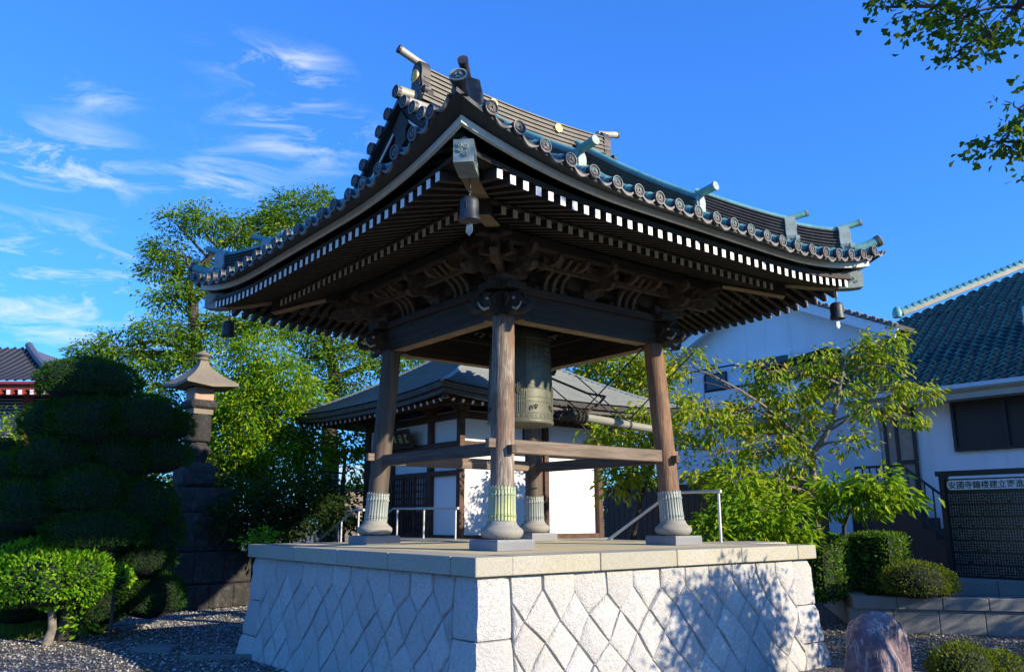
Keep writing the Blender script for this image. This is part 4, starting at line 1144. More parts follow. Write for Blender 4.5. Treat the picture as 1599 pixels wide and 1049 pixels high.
for z, h in ((2.06, .25), (2.80, .16), (1.44, .12), (-.06, .12)):
    mb = MB()
    for a, b in (((HX,HY), (HX+HS,HY)), ((HX,HY), (HX,HY+HS)), ((HX+HS,HY), (HX+HS,HY+HS)), ((HX,HY+HS), (HX+HS,HY+HS))):
        if z == 1.44 and a[1] == b[1]: continue
        mb.beam((a[0], a[1], z), (b[0], b[1], z), .125, h, bev=.004)
    mb.build('wall_beam', HW, HL, 30)
# small window in the upper band and dark opening between the posts
mb = MB(); mb.box((HX+2.2, HY+.03, 2.42), (.56, .06, .46)); mb.build('window', GLASSD, HL, 0)
mb = MB(); mb.box((HX+2.3, HY+.03, 1.28), (.50, .06, 1.25)); wn_ = mb.build('lattice_window', GLASSD, HL, 0)
mb = MB()
for k in range(7): mb.box((HX+2.09+.07*k, HY-.01, 1.28), (.02, .03, 1.25))
mb.build('window_bars', HW, wn_, 0)
# lattice doors on the front (left) face
mb = MB(); mb.box((HX-.0, HY+2.22, .68), (.06, 1.72, 1.52)); dr_ = mb.build('lattice_door', INK, HL, 0)
mb = MB()
for k in range(15): mb.box((HX-.045, HY+1.42+.115*k, .68), (.03, .03, 1.5))
for k in range(9): mb.box((HX-.04, HY+2.22, .02+.17*k), (.025, 1.70, .022))
for k in range(4): mb.box((HX-.05, HY+1.40+.545*k, .68), (.05, .07, 1.5))
mb.build('door_lattice', HW, dr_, 0)
PANE = m_plain('paper_pane', (.26,.28,.28), .8, .15)
for i in range(3):
    mb = MB()
    for k in range(4):
        for j in range(5): mb.box((HX-.034, HY+1.4775+.545*i+.115*k, .105+.17*(j+3)), (.006, .075, .12))
    mb.build('paper_pane', PANE, dr_, 0)
# brackets at the corner and eave rafters with white ends
for x, y, ox, oy in ((HX, HY, -.7, -.7), (HX+1.3, HY, 0, -1), (HX+2.62, HY, 0, -1), (HX, HY+1.28, -1, 0), (HX, HY+3.15, -1, 0), (HX, HY+HS, -.7, .7)):
    mb = MB(); o = Vector((ox, oy, 0)); block(mb, (x, y, 2.90), .34, .16); arm(mb, Vector((x, y, 3.0)), o, .3, .55, .14, .16); arm(mb, Vector((x, y, 3.0)), Vector((-oy, ox, 0)), .5, .5, .14, .16)
    block(mb, Vector((x, y, 3.13)) + o*.42, .2, .12); mb.build('bracket', HW, HL, 30)
EO = 1.66; C0 = Vector((HX+HS/2, HY+HS/2, 0)); HE = HS/2+EO; APEX = 2.36
def hz(s, t):        # s along eave (-1..1 of half width), t distance in from eave
    return 3.08 + .47*t + .03*t*t + .16*abs(s/HE)**2.6*math.exp(-t/1.6)
for fi, (nn, tt) in enumerate(FACES):
    mb = MB(); rows = []; nst = 36
    for k in range(nst):
        t0 = HE*k/nst; t1 = HE*(k+1)/nst
        for t, dz in ((t0, .045), (t1, .0)):
            hw_ = HE-t; rows.append([C0 + nn*(HE-t) + tt*(hw_*u) + Vector((0,0,hz(hw_*u, t)+dz)) for u in np.linspace(-1, 1, 21)])
    k0 = len(mb.mi); mb.grid(rows)
    for q_ in range(k0, len(mb.mi)):
        if ((q_-k0)//20) % 2 == 1: mb.mi[q_] = 1
    mb.build('roof', [HALLROOF, HALLRISER], HL, 20)
    mb = MB(); us = np.linspace(-1, 1, 25)
    def er(r_, dz): return [C0 + nn*r_ + tt*(r_*u) + Vector((0,0,hz(HE*u, 0)+dz)) for u in us]
    mb.grid([er(HE-.004, .012), er(HE-.03, -.10), er(HE-.12, -.11), er(HE-.12, -.20), er(HE-.22, -.21), er(HS/2-.1, .28)]); mb.build('eave_edge', BROWNC, HL, 25)
    mb = MB(); mb.beam(C0 + nn*(HS/2+.5) - tt*(HS/2+.5) + Vector((0,0,3.06)), C0 + nn*(HS/2+.5) + tt*(HS/2+.5) + Vector((0,0,3.06)), .13, .15); mb.build('eave_beam', HW, HL, 30)
    if fi > 1: continue
    for k in range(-14, 15):
        s = k*.262; mb = MB(); a = C0 + nn*(HE-.30) + tt*s + Vector((0,0,2.845+.10*abs(s/HE)**2.6)); b = C0 + nn*max(HS/2-.05, abs(s)) + tt*s + Vector((0,0,3.02+.12))
        if (b-a).length < .2: continue
        mb.beam(a, b, .065, .08); mb.beam(a + (a-b).normalized()*.006, a, .060, .075, mi=1); mb.build('rafter', [HW, WHITE], HL, 0)
# hip seams and finial
mb = MB()
for sx, sy in SG:
    mb.tube([C0 + Vector((sx*(HE-t), sy*(HE-t), hz(HE-t, t)+.03)) for t in np.linspace(0, HE, 14)], .045, 8)
mb.box(C0 + Vector((0,0,hz(0, HE)+.1)), (.5, .5, .3), None, .03); mb.lathe([(.2,.2), (.25,.3), (.2,.45), (.08,.6), (.02,.72)], C0 + Vector((0,0,hz(0, HE))), 16)
mb.build('hip_cover', HALLROOF, HL, 30)
# name board with gilt characters, tilted forward
def strokes(mb, M, w_, h, rr, n_=6, th=.004, mi=0):
    """an illegible brush-written character made of a few strokes"""
    for k in range(n_):
        if rr.random() < .5: x, y, a, b = rr.uniform(-.05, .05)*w_, rr.uniform(-.4, .4)*h, rr.uniform(.5, .9)*w_, .10*h
        else: x, y, a, b = rr.uniform(-.35, .35)*w_, rr.uniform(-.1, .1)*h, .11*w_, rr.uniform(.5, .9)*h
        t = th + .0006*k; mb.prism([(x-a/2, y-b/2), (x+a/2, y-b/2+.03*h), (x+a/2, y+b/2+.03*h), (x-a/2, y+b/2)], M, 0, t, mi)
PQ = thing('name_plaque', (HX-.25, HY+2.35, 2.2), 'dark wooden name plaque with gilt characters tilted under the hall eave', 'plaque')
Mx = Matrix((Vector((0,-1,0)), Vector((0,0,1)), Vector((-1,0,0)))).transposed().to_4x4(); Mx.translation = Vector((HX-.28, HY+2.45, 2.36)); Mx = Mx @ Matrix.Rotation(R(22), 4, 'X')
mb = MB(); mb.prism([(-.62,-.2), (.62,-.2), (.62,.2), (-.62,.2)], Mx, -.03, 0); mb.build('board', WN, PQ, 0)
mb = MB()
for a, b, c_, d_ in ((-.66,-.24,.66,-.2), (-.66,.2,.66,.24), (-.66,-.2,-.62,.2), (.62,-.2,.66,.2)): mb.prism([(a,b), (c_,b), (c_,d_), (a,d_)], Mx, -.03, .025)
mb.build('frame', HW, PQ, 0)
mb = MB(); rr = random.Random(4)
for k in range(4):
    mb = MB(); strokes(mb, Mx @ T(-.42+.28*k, 0, .001), .2, .26, rr, 8); mb.build('gilt_character', GOLD, PQ, 0)
# landing, ramp and handrails in front of the hall
LD = thing('entrance_steps', (2.0, 7.0, GZ), 'stone landing with steps going down beside the hall doors', 'steps')
mb = MB(); mb.box((2.13, 6.5, (GZ-.06)/2), (1.6, 3.0, -.06-GZ), None, .02); mb.build('landing', CURB, LD, 30)
mb = MB()
for k in range(9): mb.box((2.13, 8.02+.28*k+.14, (-.17*(k+1)-.06+GZ)/2+.0005), (1.6, .278, -.17*(k+1)-.06-GZ), None, .01)
mb.build('step', CURB, LD, 30)
def rail(name, label, pts, posts, r_=.027):
    t = thing(name, posts[0][:3], label, 'handrail', 'steel handrails')
    mb = MB(); mb.tube(pts, r_, 10); mb.build('top_rail', STEEL, t, 50)
    for p in posts:
        top = p[2]; mb = MB(); mb.tube([(p[0], p[1], p[3]), (p[0], p[1], top)], r_*.85, 10); mb.build('post', STEEL, t, 50)
rail('handrail', 'pale steel handrail on the landing before the white hall panel', [(2.42,5.15,.60), (2.42,7.93,.615), (2.42,9.3,.03), (2.42,10.3,-.42)], [(2.42,6.53,.60,-.06), (2.42,7.72,.61,-.06), (2.42,5.25,.59,-.06), (2.42,9.6,-.1,-1.4)])
rail('handrail', 'steel handrail sloping down left of the tower column past the steps', [(1.40,7.5,.58), (1.40,7.95,.585), (1.40,10.2,-.30)], [(1.40,7.75,.58,-.06), (1.40,8.6,.32,-.8), (1.40,9.9,-.2,-1.5)])
rail('handrail', 'steel handrail at the right edge of the stone platform', [(2.96,-1.45,.80), (2.96,-.42,.80), (2.96,1.0,.06), (2.96,2.0,-.45)], [(2.96,-1.40,.79,0.0), (2.96,-.45,.79,0.0)])

# ------------------------------------------------------------------ houses at the right
HB = thing('house', (15.0, -3.5, GZ), 'low white house with glazed green tile roof and dark shuttered window at the right edge', 'house')
BX = 13.0
mb = MB(); mb.box((BX+4.5, -4.0, 1.1), (9.0, 10.6, 5.44)); mb.build('wall', HOUSEW, HB, 0)
mb = MB(); mb.box((BX+4.5, -4.0, (GZ+.15)/2-.1), (9.06, 10.66, 1.5)); mb.build('plinth', CURB, HB, 0)
# roof tile sheet
tw, tl, slp = .30, .34, .5
RX0, RZ0 = 12.15, 3.45
def rz(x): return RZ0 + slp*(x-RX0)
Vt, Ft, Mt_ = [], [], []
def yl(x): return 1.62 if x < 18.6 else min(3.15, 1.62+(x-18.6)*6)
nrow = 34; 
for i in range(nrow):
    xa = RX0 - .12 + i*tl*.894; xb = xa + tl*.95
    ymax = 1.62 + .222*max(0, xb-RX0) if xb < 18.9 else min(3.15, 3.10-.82*(xb-18.95))
    if ymax < -3.5 and False: continue
    ycut = ymax; y = ycut
    ncol = int((ycut+7.8)/tw)
    for j in range(ncol):
        y0 = ycut - tw*j
        prof = [(0, .0), (.12, .034), (.26, .05), (.40, .034), (.52, 0), (.68, -.022), (.86, -.016), (1.0, .004)]
        b = len(Vt); zz = .012*rng.uniform()
        for x, lift in ((xa, .045), (xb, 0.0)):
            for u, h in prof: Vt.append((x, y0 - tw*u, rz(x) + h + lift + zz))
        for u, h in prof: Vt.append((xa, y0 - tw*u, rz(xa) + h - .005 + zz))
        for k in range(7): Ft.append((b+k, b+k+1, b+8+k+1, b+8+k)); Ft.append((b+16+k, b+16+k+1, b+k+1, b+k)); Mt_ += [0, 1]
numpy_mesh('roof_tiles', np.array(Vt), np.array(Ft), [GREENT, GREENGLINT], HB, mi=np.array(Mt_))
mb = MB(); mb.add([Vector((x, y, rz(x)-.06)) for x, y in ((RX0-.05, 1.60), (18.9, 3.08), (24, -1.1), (24, -9.5), (RX0-.05, -9.5))], [(0,1,2,3,4)]); mb.build('roof_deck', BLACKM, HB, 0)
mb = MB(); hp = [Vector((19.0+t, 3.05-t*.82, rz(19.0+t)+.10)) for t in np.linspace(0, 5, 30)]
sdh = Vector((.63, .77, 0)); ridge(mb, hp, .30, .14, 2, .105, sdh, 1, 0)
for p in hp[::1]: mb.tube([p + Vector((-.03,.03,.17)), p + Vector((.03,-.03,.2))], .125, 10, mi=1)
mb.lathe([(.02,-.16), (.15,-.14), (.17,0), (.12,.18), (.03,.25)], hp[0] + Vector((-.1,.1,.1)), 12, None, 1); mb.build('hip_ridge', [PALE, TEAL], HB, 40)
mb = MB()
rows = []
for dx, dz in ((0, 0), (-.02, -.10), (.08, -.15), (.16, -.10), (.16, -.02)): rows.append([Vector((RX0-.16+dx, y, RZ0-.03+dz)) for y in (1.7, -9.5)])
mb.grid(rows); mb.build('gutter', GUTTER, HB, 0)
mb = MB(); mb.box((RX0+.12, -3.9, RZ0-.24), (.05, 11.1, .2)); mb.box((RX0+.52, -3.9, RZ0-.30), (.85, 11.1, .04)); mb.build('soffit', GUTTER, HB, 0)
mb = MB(); mb.box((15.6, -1.9, 5.55), (.9, .12, .10), Matrix.Rotation(R(-38), 4, 'Y')); mb.box((15.75, -3.0, 5.2), (1.2, 2.2, 1.0), None, .02); mb.build('roof_dormer', GUTTER, HB, 0)
def frame(mb, x, y0, y1, z0, z1, w_=.06, d=.08):
    for a, b, c_, d_ in ((y0, y1, z0, z0+w_), (y0, y1, z1-w_, z1), (y0, y0+w_, z0+w_, z1-w_), (y1-w_, y1, z0+w_, z1-w_)): mb.box((x, (a+b)/2, (c_+d_)/2), (d, b-a, d_-c_))
mb = MB(); mb.box((BX-.02, -1.95, 2.53), (.06, 2.28, 1.16)); wdo = mb.build('window', SHUT, HB, 0)
mb = MB(); frame(mb, BX-.04, -3.12, -.80, 1.93, 3.13, .07, .12); mb.box((BX-.05, -2.02, 2.53), (.12, .07, 1.06)); mb.build('window_frame', BLACKM, wdo, 0)
mb = MB(); mb.box((BX-.02, .52, 1.95), (.08, .84, 2.3)); do_ = mb.build('door', DOORW, HB, 0)
mb = MB()
for y in (.90, .60, .16): mb.box((BX-.07, y, 1.95), (.04, .085, 2.3))
mb.box((BX-.08, .42, 1.75), (.04, .42, .10)); mb.build('door_bars', BLACKM, do_, 0)
mb = MB(); mb.box((BX-.04, 1.16, 1.85), (.08, .22, 2.5)); mb.build('downpipe', GUTTER, HB, 0)
# black stair railing before the door
SR = thing('stair_railing', (12.0, .4, GZ), 'black iron railing of the door stair before the white green roofed house', 'railing')
mb = MB(); path = [(12.1, 1.35, 1.62), (12.1, .15, 1.62), (12.1, -.95, .72)]
mb.tube(path, .032, 8); mb.tube([(p[0], p[1], p[2]-.98) for p in path], .025, 8); mb.build('top_rail', BLACKM, SR, 50)
mb = MB()
for k in range(13):
    y = 1.35-.19*k; z = 1.62 if y > .15 else 1.62 - (.15-y)*.818
    mb.box((12.1, y, z-.49), (.03, .03, .98))
mb.build('balusters', BLACKM, SR, 0)
mb = MB(); mb.box((12.55, .8, (.62+GZ)/2), (.9, 1.5, .62-GZ))
for k in range(8): mb.box((12.55, .05-.28*(k+.5), (.62-.25*(k+1)+GZ)/2), (.9, .278, max(.05, .62-.25*(k+1)-GZ)))
mb.build('concrete_stair', SHUT, SR, 0)
# dark boards put in for the deep shade between tree and house
FN = thing('shade_fence', (11.4, 3.5, GZ), 'dark board fence put in for the deep shade behind the leafy tree', 'fence')
mb = MB()
for k in range(34): mb.box((11.4, 1.9+.235*k, -.1), (.03, .215, 2.9))
mb.build('boards', SHUT, FN, 0)
mb = MB()
for k in range(5): mb.box((11.46, 2.0+1.9*k, -.1), (.09, .09, 3.0))
mb.build('post', BLACKM, FN, 0)

HA = thing('house', (19.0, 6.0, GZ), 'two storey white house with broad gable behind the bell tower at the right', 'house')
AX = 16.6; A0, A1, AP = 2.5, 11.6, 6.05
AZ0, AZP = 5.75, 8.31
mb = MB()
sl_r = (7.42-5.86)/(5.05-1.9)
def az(y): return AZP - (abs(y-6.9))*.475
pr = [(A0, GZ), (A1, GZ), (A1, az(A1)-.1), (6.9, AZP-.1), (A0, az(A0)-.1)]
mb.prism([(y, z) for y, z in pr], Matrix((Vector((0,1,0)), Vector((0,0,1)), Vector((1,0,0)))).transposed().to_4x4() @ T(0, 0, AX), 0, 1.3); mb.build('wall', HOUSEW, HA, 0)
for ya, yb, nm in ((6.9, 1.85, 0), (6.9, 12.3, 1)):
    mb = MB(); a = Vector((AX+.6, ya, az(ya)+.09)); b = Vector((AX+.6, yb, az(yb)+.09))
    mb.beam(a + Vector((-.2,0,0)), b + Vector((-.2,0,0)), 1.9, .14, (0,0,1)); mb.build('roof', KAWARA, HA, 0)
    mb = MB(); a = Vector((AX-.55, ya, az(ya)-.14)); b = Vector((AX-.55, yb, az(yb)-.14)); mb.beam(a, b, .06, .30); mb.beam(a + Vector((.3,0,.02)), b + Vector((.3,0,.02)), .55, .05); mb.build('barge_board', HOUSEW, HA, 0)
    mb = MB(); L_ = (b-a).length; n_ = int(L_/.27)
    for k in range(n_):
        p = a + (b-a)*(k+.5)/n_ + Vector((-.02, 0, .26)); mb.tube([p + Vector((-.10,0,0)), p + Vector((.3,0,.0))], .085, 8)
    mb.build('verge_tiles', KAWARA, HA, 40)
mb = MB(); mb.tube([Vector((AX-.6, 6.9, AZP+.2)), Vector((AX+1.2, 6.9, AZP+.2))], .14, 8); mb.build('ridge', KAWARA, HA, 40)
mb = MB(); mb.box((AX-.01, 9.0, 5.15), (.06, .95, .85)); wA = mb.build('window', GLASSD, HA, 0)
mb = MB(); frame(mb, AX-.03, 8.5, 9.5, 4.7, 5.6, .05, .08); mb.build('window_frame', BLACKM, wA, 0)
mb = MB(); mb.box((AX-.02, 10.05, 5.05), (.06, 1.0, .95))
for k in range(9): mb.box((AX-.06, 9.6+.11*k, 5.05), (.02, .03, .95))
mb.build('sliding_shutter', HOUSEW, HA, 0)
mb = MB(); mb.box((AX-.01, 6.6, 5.0), (.06, 1.5, 1.6)); wB = mb.build('window', GLASSD, HA, 0); wB['label'] = 'wide balcony window behind the branches'
mb = MB(); frame(mb, AX-.03, 5.8, 7.4, 4.15, 5.9, .09, .10); mb.build('window_frame', HOUSEW, wB, 0)
mb = MB(); mb.box((AX-1.0, 6.6, 4.25), (.12, 4.2, .95)); mb.box((AX-.5, 8.7, 4.25), (1.0, .12, .95)); mb.box((AX-.5, 6.6, 3.72), (1.1, 4.3, .12)); bal = mb.build('balcony', HOUSEW, HA, 0)
mb = MB(); mb.tube([(AX-1.0, 4.5, 4.80), (AX-1.0, 8.7, 4.80), (AX-.05, 8.7, 4.80)], .05, 8); mb.build('balcony_rail', BLACKM, bal, 40)
mb = MB()
for z in (4.1, 4.4): mb.tube([(AX-.9, 8.8, z), (AX-.9, 10.7, z)], .03, 6)
for k in range(9): mb.tube([(AX-.9, 8.85+.22*k, 3.8), (AX-.9, 8.85+.22*k, 4.4)], .018, 6)
mb.build('iron_grille', BLACKM, HA, 40)
mb = MB(); mb.tube([(AX-.35, 7.9, 5.72), (AX-.35, 10.6, 5.70)], .03, 6); mb.tube([(AX-.35, 9.0, 5.75), (AX-.35, 9.05, 5.2)], .012, 5)
for y in (8.0, 9.2, 10.5): mb.tube([(AX, y, 5.72), (AX-.4, y, 5.72)], .02, 6)
mb.build('laundry_pole', BLACKM, HA, 40)
mb = MB(); mb.beam((AX-.5, 3.9, 5.62), (AX-.5, 6.6, 5.28), .9, .06, (0,0,1)); mb.box((AX-.02, 4.3, 4.9), (.05, 2.6, 1.0)); mb.build('awning', SHUT, HA, 0)

# ------------------------------------------------------------------ donor board, curbs, hedge, rock at the right
SBD = thing('donor_board', (9.5, -3.6, GZ), 'large black stone donor board with white lettered header in front of the white house', 'sign board')
MX = Matrix((Vector((0,-1,0)), Vector((0,0,1)), Vector((-1,0,0)))).transposed().to_4x4()     # x right as seen, y up, z to the viewer (-x)
Ms = MX.copy(); Ms.translation = Vector((9.5, -2.02, 0))
mb = MB(); mb.prism([(.0,-.85), (3.2,-.85), (3.2,1.14), (0,1.14)], Ms, -.16, 0); mb.build('slab', BLACKSTONE, SBD, 0)
mb = MB()
for a, b, c_, d_ in ((-.10,-1.3,0,1.20), (3.2,-1.3,3.3,1.20), (-.16,1.20,3.36,1.30)): mb.prism([(a,b), (c_,b), (c_,d_), (a,d_)], Ms, -.2, .05)
mb.build('frame', BLACKM, SBD, 0)
hdp = [(.10+.06*math.cos(t), 1.015+.095*math.sin(t)) for t in np.linspace(math.pi/2, math.pi*1.5, 9)] + [(3.1+.06*math.cos(t), 1.015+.095*math.sin(t)) for t in np.linspace(-math.pi/2, math.pi/2, 9)]
mb = MB(); mb.prism(hdp, Ms, 0, .012); mb.build('header_plate', WHITE, SBD, 0)
cu = bpy.data.curves.new('header_text', 'FONT'); cu.body = '安國寺鐘楼建立寄進者芳名'; cu.size = .158; cu.extrude = .002; cu.align_y = 'CENTER'; cu.space_character = 1.0; cu.offset = .0012
to = bpy.data.objects.new('tmp', cu); COL.objects.link(to)
dg = bpy.context.evaluated_depsgraph_get(); me = bpy.data.meshes.new_from_object(to.evaluated_get(dg)); bpy.data.objects.remove(to)
xs_ = [v.co.x for v in me.vertices]; x0_, x1_ = min(xs_), max(xs_); ys_ = [v.co.y for v in me.vertices]; ym = (min(ys_)+max(ys_))/2
me.transform(Ms @ T(.075, 1.015, .0145) @ Matrix.Diagonal((1.85/ (x1_-x0_), 1.0, 1.0, 1.0)) @ T(-x0_, -ym, 0)); me.materials.append(INK)
ht = bpy.data.objects.new('header_lettering', me); COL.objects.link(ht); put(ht, SBD)
mb = MB(); rr = random.Random(9)
for row in range(7):
    for k in range(62):
        x = .05+.0505*k
        for j in range(4 if rr.random() < .85 else 3):
            y = .82 - .232*row - .050*j
            strokes(mb, Ms @ T(x, y, .001), .033, .040, rr, 3, .001)
mb.build('name_lettering', CHISEL, SBD, 0)
# planter terrace: curb of granite blocks, second step
u_ = Vector((.62, -.785, 0)); v_ = Vector((.785, .62, 0)); c0 = Vector((6.38, -1.60, 0))
TRR = thing('planter_terrace', (7.5, -2.5, GZ), 'raised planting bed with two courses of granite curb blocks at the right', 'planter')
mb = MB(); MU = Matrix((u_, v_, Vector((0,0,1)))).transposed().to_4x4()
for k in range(7):
    a = -.02 + .74*k; mb.box(c0 + u_*(a+.37) + v_*.16 + Vector((0,0,-1.105)), (.732, .34, .21), MU, .012)
    mb.box(c0 + u_*(a+.30) + v_*.19 + Vector((0,0,-1.415)), (.735, .30, .41), MU, .012)
for k in range(8): mb.box(c0 + v_*(.35+.6*k+.3) + u_*.15 + Vector((0,0,-1.30)), (.3, .594, .60), MU, .012)
mb.build('curb_blocks', CURB, TRR, 30)
mb = MB(); mb.box(c0 + u_*2.7 + v_*2.6 + Vector((0,0,-1.33)), (5.0, 4.5, .50), MU); mb.build('bed', SOIL, TRR, 0)
mb = MB()
for k in range(5): mb.box(c0 + u_*(1.55+.8*k) + v_*1.75 + Vector((0,0,-.93)), (.794, .9, .30), MU, .012)
mb.build('upper_step', CURB, TRR, 30)
# small pale stone post and dark rounded stone before the board
mb = MB(); mb.prism([(-.07,0), (.07,0), (.05,.30), (-.03,.31)], MX if False else (T(*(c0 + u_*1.72 + v_*1.45 + Vector((0,0,-.78)))) @ Matrix((CR.normalized(), Vector((0,0,1)), Vector((-CF.x,-CF.y,0)).normalized())).transposed().to_4x4()), -.05, .05)
tag(mb.build('stone_marker', BASESTONE, None, 20), 'small pale stone marker on the upper step below the donor board', 'stone marker')
def boulder(name, label, cat, c, r_, mat, seed, amp=.12, top=None, rot=0):
    rr = np.random.default_rng(seed); ph = rr.uniform(0, 6.28, (6, 3)); fr = rr.uniform(1.2, 3.5, (6, 3))
    P = []
    for i in range(33):
        th = math.pi*i/32; row = []
        for j in range(49):
            a = 2*math.pi*j/48; d = np.array([math.sin(th)*math.cos(a), math.sin(th)*math.sin(a), math.cos(th)])
            k = 1 + amp*sum(np.sin(fr[q]@d*1.5+ph[q, 0])*(.5**(q*.35)) for q in range(6))*.5
            k2 = np.sign(d)*np.abs(d)**.72
            p = k2/np.linalg.norm(k2)*k*(1/np.max(np.abs(d)))**.22*np.array(r_); row.append(Vector(c) + RZ(rot) @ Vector(p))
        P.append(row)
    mb = MB(); mb.grid(P); return tag(mb.build(name, mat, None, 60), label, cat)
boulder('boulder', 'upright purple boulder streaked with white veins at the right corner of the platform', 'boulder', (1.92, -4.40, GZ+.22), (.40, .33, .66), ROCK, 5, .12)
boulder('boulder', 'dark rounded stone on the step in front of the donor board', 'boulder', c0 + u_*1.05 + v_*1.85 + Vector((0,0,-.75)), (.42, .35, .40), OLDSTONE, 8, .1)
# hedge: two clipped blocks
def hedge(name, label, cat, c, r_, mat, dens, leaf, box=True, group=None, asp=.55):
    root = thing(name, (c[0], c[1], c[2]-r_[2]), label, cat, group); c = np.array(c); r = np.array(r_)
    area = 8*(r[0]*r[1]+r[1]*r[2]+r[0]*r[2]); n_ = int(area*dens)
    ax = rng.choice(3, n_, p=np.array([r[1]*r[2], r[0]*r[2], r[0]*r[1]])/(r[1]*r[2]+r[0]*r[2]+r[0]*r[1])); sg = rng.choice([-1, 1], n_)
    q = rng.uniform(-1, 1, (n_, 3)); q[np.arange(n_), ax] = sg; nrm = np.zeros((n_, 3)); nrm[np.arange(n_), ax] = sg
    ed = np.max(np.abs(q)**6*np.array([[1,1,1]]), axis=1); sft = 1-.045*((np.abs(q)**5).sum(1)-1)
    P = c + q*r*sft[:, None] + rng.normal(size=(n_, 3))*.022
    A_ = nrm*.6 + rng.normal(size=(n_, 3))*.6 + np.array([0, 0, .3]); Nn = nrm + .6*rng.normal(size=(n_, 3)); Ls = leaf*rng.uniform(.6, 1.3, n_)
    V, F = leaf_arrays(P, A_, Nn, Ls, Ls*asp); numpy_mesh('foliage', V, F, mat, root)
    mb = MB(); mb.box(c, r*2*.93); mb.build('core', COREM, root, 0); return root
hedge('clipped_hedge', 'box clipped green hedge with sunlit right face beside the platform', 'hedge', (7.75, -1.42, -.50), (.40, .42, .55), LF_HEDGE, 900, .07)
hedge('clipped_hedge', 'shaded clipped hedge between the platform corner and the sunlit hedge block', 'hedge', (6.85, -.35, -.55), (.5, .75, .56), LF_HEDGE, 700, .07)
def roundbush(name, label, cat, blobs, mat, dens, leaf, group=None, asp=.5):
    b0 = blobs[0]; root = thing(name, (b0[0][0], b0[0][1], b0[0][2]-b0[1][2]), label, cat, group)
    V, F = shell_leaves(blobs, dens, leaf, asp, .05); numpy_mesh('foliage', V, F, mat, root); ico_core(blobs, .9).build('core', COREM, root, 40, recalc=False); return root
bc = at(1430, 898, 14.7)
roundbush('round_shrub', 'low round clipped shrub sitting on the granite curb', 'shrub', [((bc.x, bc.y, -.73), (.62, .55, .33)), ((bc.x+.55, bc.y-.15, -.78), (.3, .3, .25))], LF_MOSS, 1500, .045)
roundbush('azalea', 'low yellow green azalea at the bottom edge beside the purple boulder', 'shrub', [((2.95, -4.95, GZ+.18), (.42, .38, .30)), ((3.35, -5.2, GZ+.15), (.3, .3, .24))], LF_MOSS, 2400, .04)

# ------------------------------------------------------------------ trees and shrubs
def B(px, py, d, r, n, rz=None, ry=None): 
    p = at(px, py, d); return ((p.x, p.y, p.z), (r, ry or r, rz or r*.8), n)
# cherry at the right
base = at(1277, 850, 17.0); base.z = -1.1
tr_ = [tuple(base), tuple(at(1272, 790, 17)), tuple(at(1268, 752, 17)), tuple(at(1271, 705, 17)), tuple(at(1300, 660, 17)), tuple(at(1312, 600, 17)), tuple(at(1320, 560, 17.1))]
bl = [B(1385, 540, 17.0, .38, 12, .30), B(1340, 560, 17.2, .55, 20, .3), B(1270, 568, 17.3, .55, 18, .28), B(1195, 580, 17, .42, 11, .2), B(1300, 610, 17, .6, 22, .35), B(1225, 615, 17.3, .6, 22, .3), B(1400, 600, 16.8, .5, 12, .22), B(1440, 612, 16.7, .32, 7, .16),
      B(1365, 640, 16.6, .45, 11, .22), B(1415, 655, 16.6, .30, 6, .14), B(1180, 645, 17.2, .65, 26, .35), B(1250, 660, 17.3, .55, 20, .3), B(1330, 690, 16.6, .32, 8, .28), B(1130, 680, 17, .62, 26, .38), B(1200, 700, 16.8, .7, 32, .38), B(1090, 640, 16.8, .55, 18, .3), B(1075, 570, 16.8, .42, 9, .35), B(1062, 700, 17, .5, 16, .3),
      B(1150, 745, 16.8, .62, 28, .36), B(1215, 760, 16.6, .6, 28, .36), B(1100, 740, 16.9, .5, 18, .34), B(1240, 720, 17, .42, 14, .3), B(1170, 600, 17.3, .3, 7, .2), B(1385, 575, 17, .35, 8, .2), B(1340, 510+30, 17, .3, 7, .2)]
tree('cherry_tree', 'spreading cherry tree with drooping yellow green leaves before the white houses', 'tree', tr_, bl, LF_CHERRY, BARKG, leaf=.14, per=24, rc=.13, r0=.095, droop=.9, aspect=.42, twigs=7, dens=.74, up=.1)
base = at(1312, 850, 16.9); base.z = -1.4
tree('leafy_shrub', 'low glossy leaved shrub spreading over the hedge right of the cherry trunk', 'shrub', [tuple(base), tuple(at(1318, 822, 16.7)), tuple(at(1330, 785, 16.1))],
     [B(1310, 762, 15.9, .42, 14, .22), B(1370, 752, 15.6, .42, 16, .24), B(1345, 778, 15.5, .5, 16, .22), B(1400, 772, 15.4, .32, 9, .18), B(1290, 785, 15.9, .35, 9, .2)], LF_BRIGHT, BARK, leaf=.19, per=16, rc=.15, r0=.06, droop=.6, aspect=.4, twigs=5, up=.15)
base = at(1180, 870, 15.3); base.z = -1.5
tree('leafy_shrub', 'bright green shrub with yellow leaves behind the right edge of the platform', 'shrub', [tuple(base), tuple(at(1190, 820, 15.4)), tuple(at(1185, 790, 15.5))],
     [B(1160, 790, 15.4, .5, 20, .3), B(1215, 800, 15.2, .5, 20, .3), B(1130, 815, 15.3, .42, 15, .28), B(1185, 830, 15.1, .55, 20, .25), B(1105, 835, 15, .35, 10, .2), B(1240, 835, 15, .4, 12, .2), B(1150, 760, 15.8, .5, 18, .3)], LF_BRIGHT, BARKG, leaf=.16, per=20, rc=.15, r0=.07, droop=.6, aspect=.4, twigs=4)
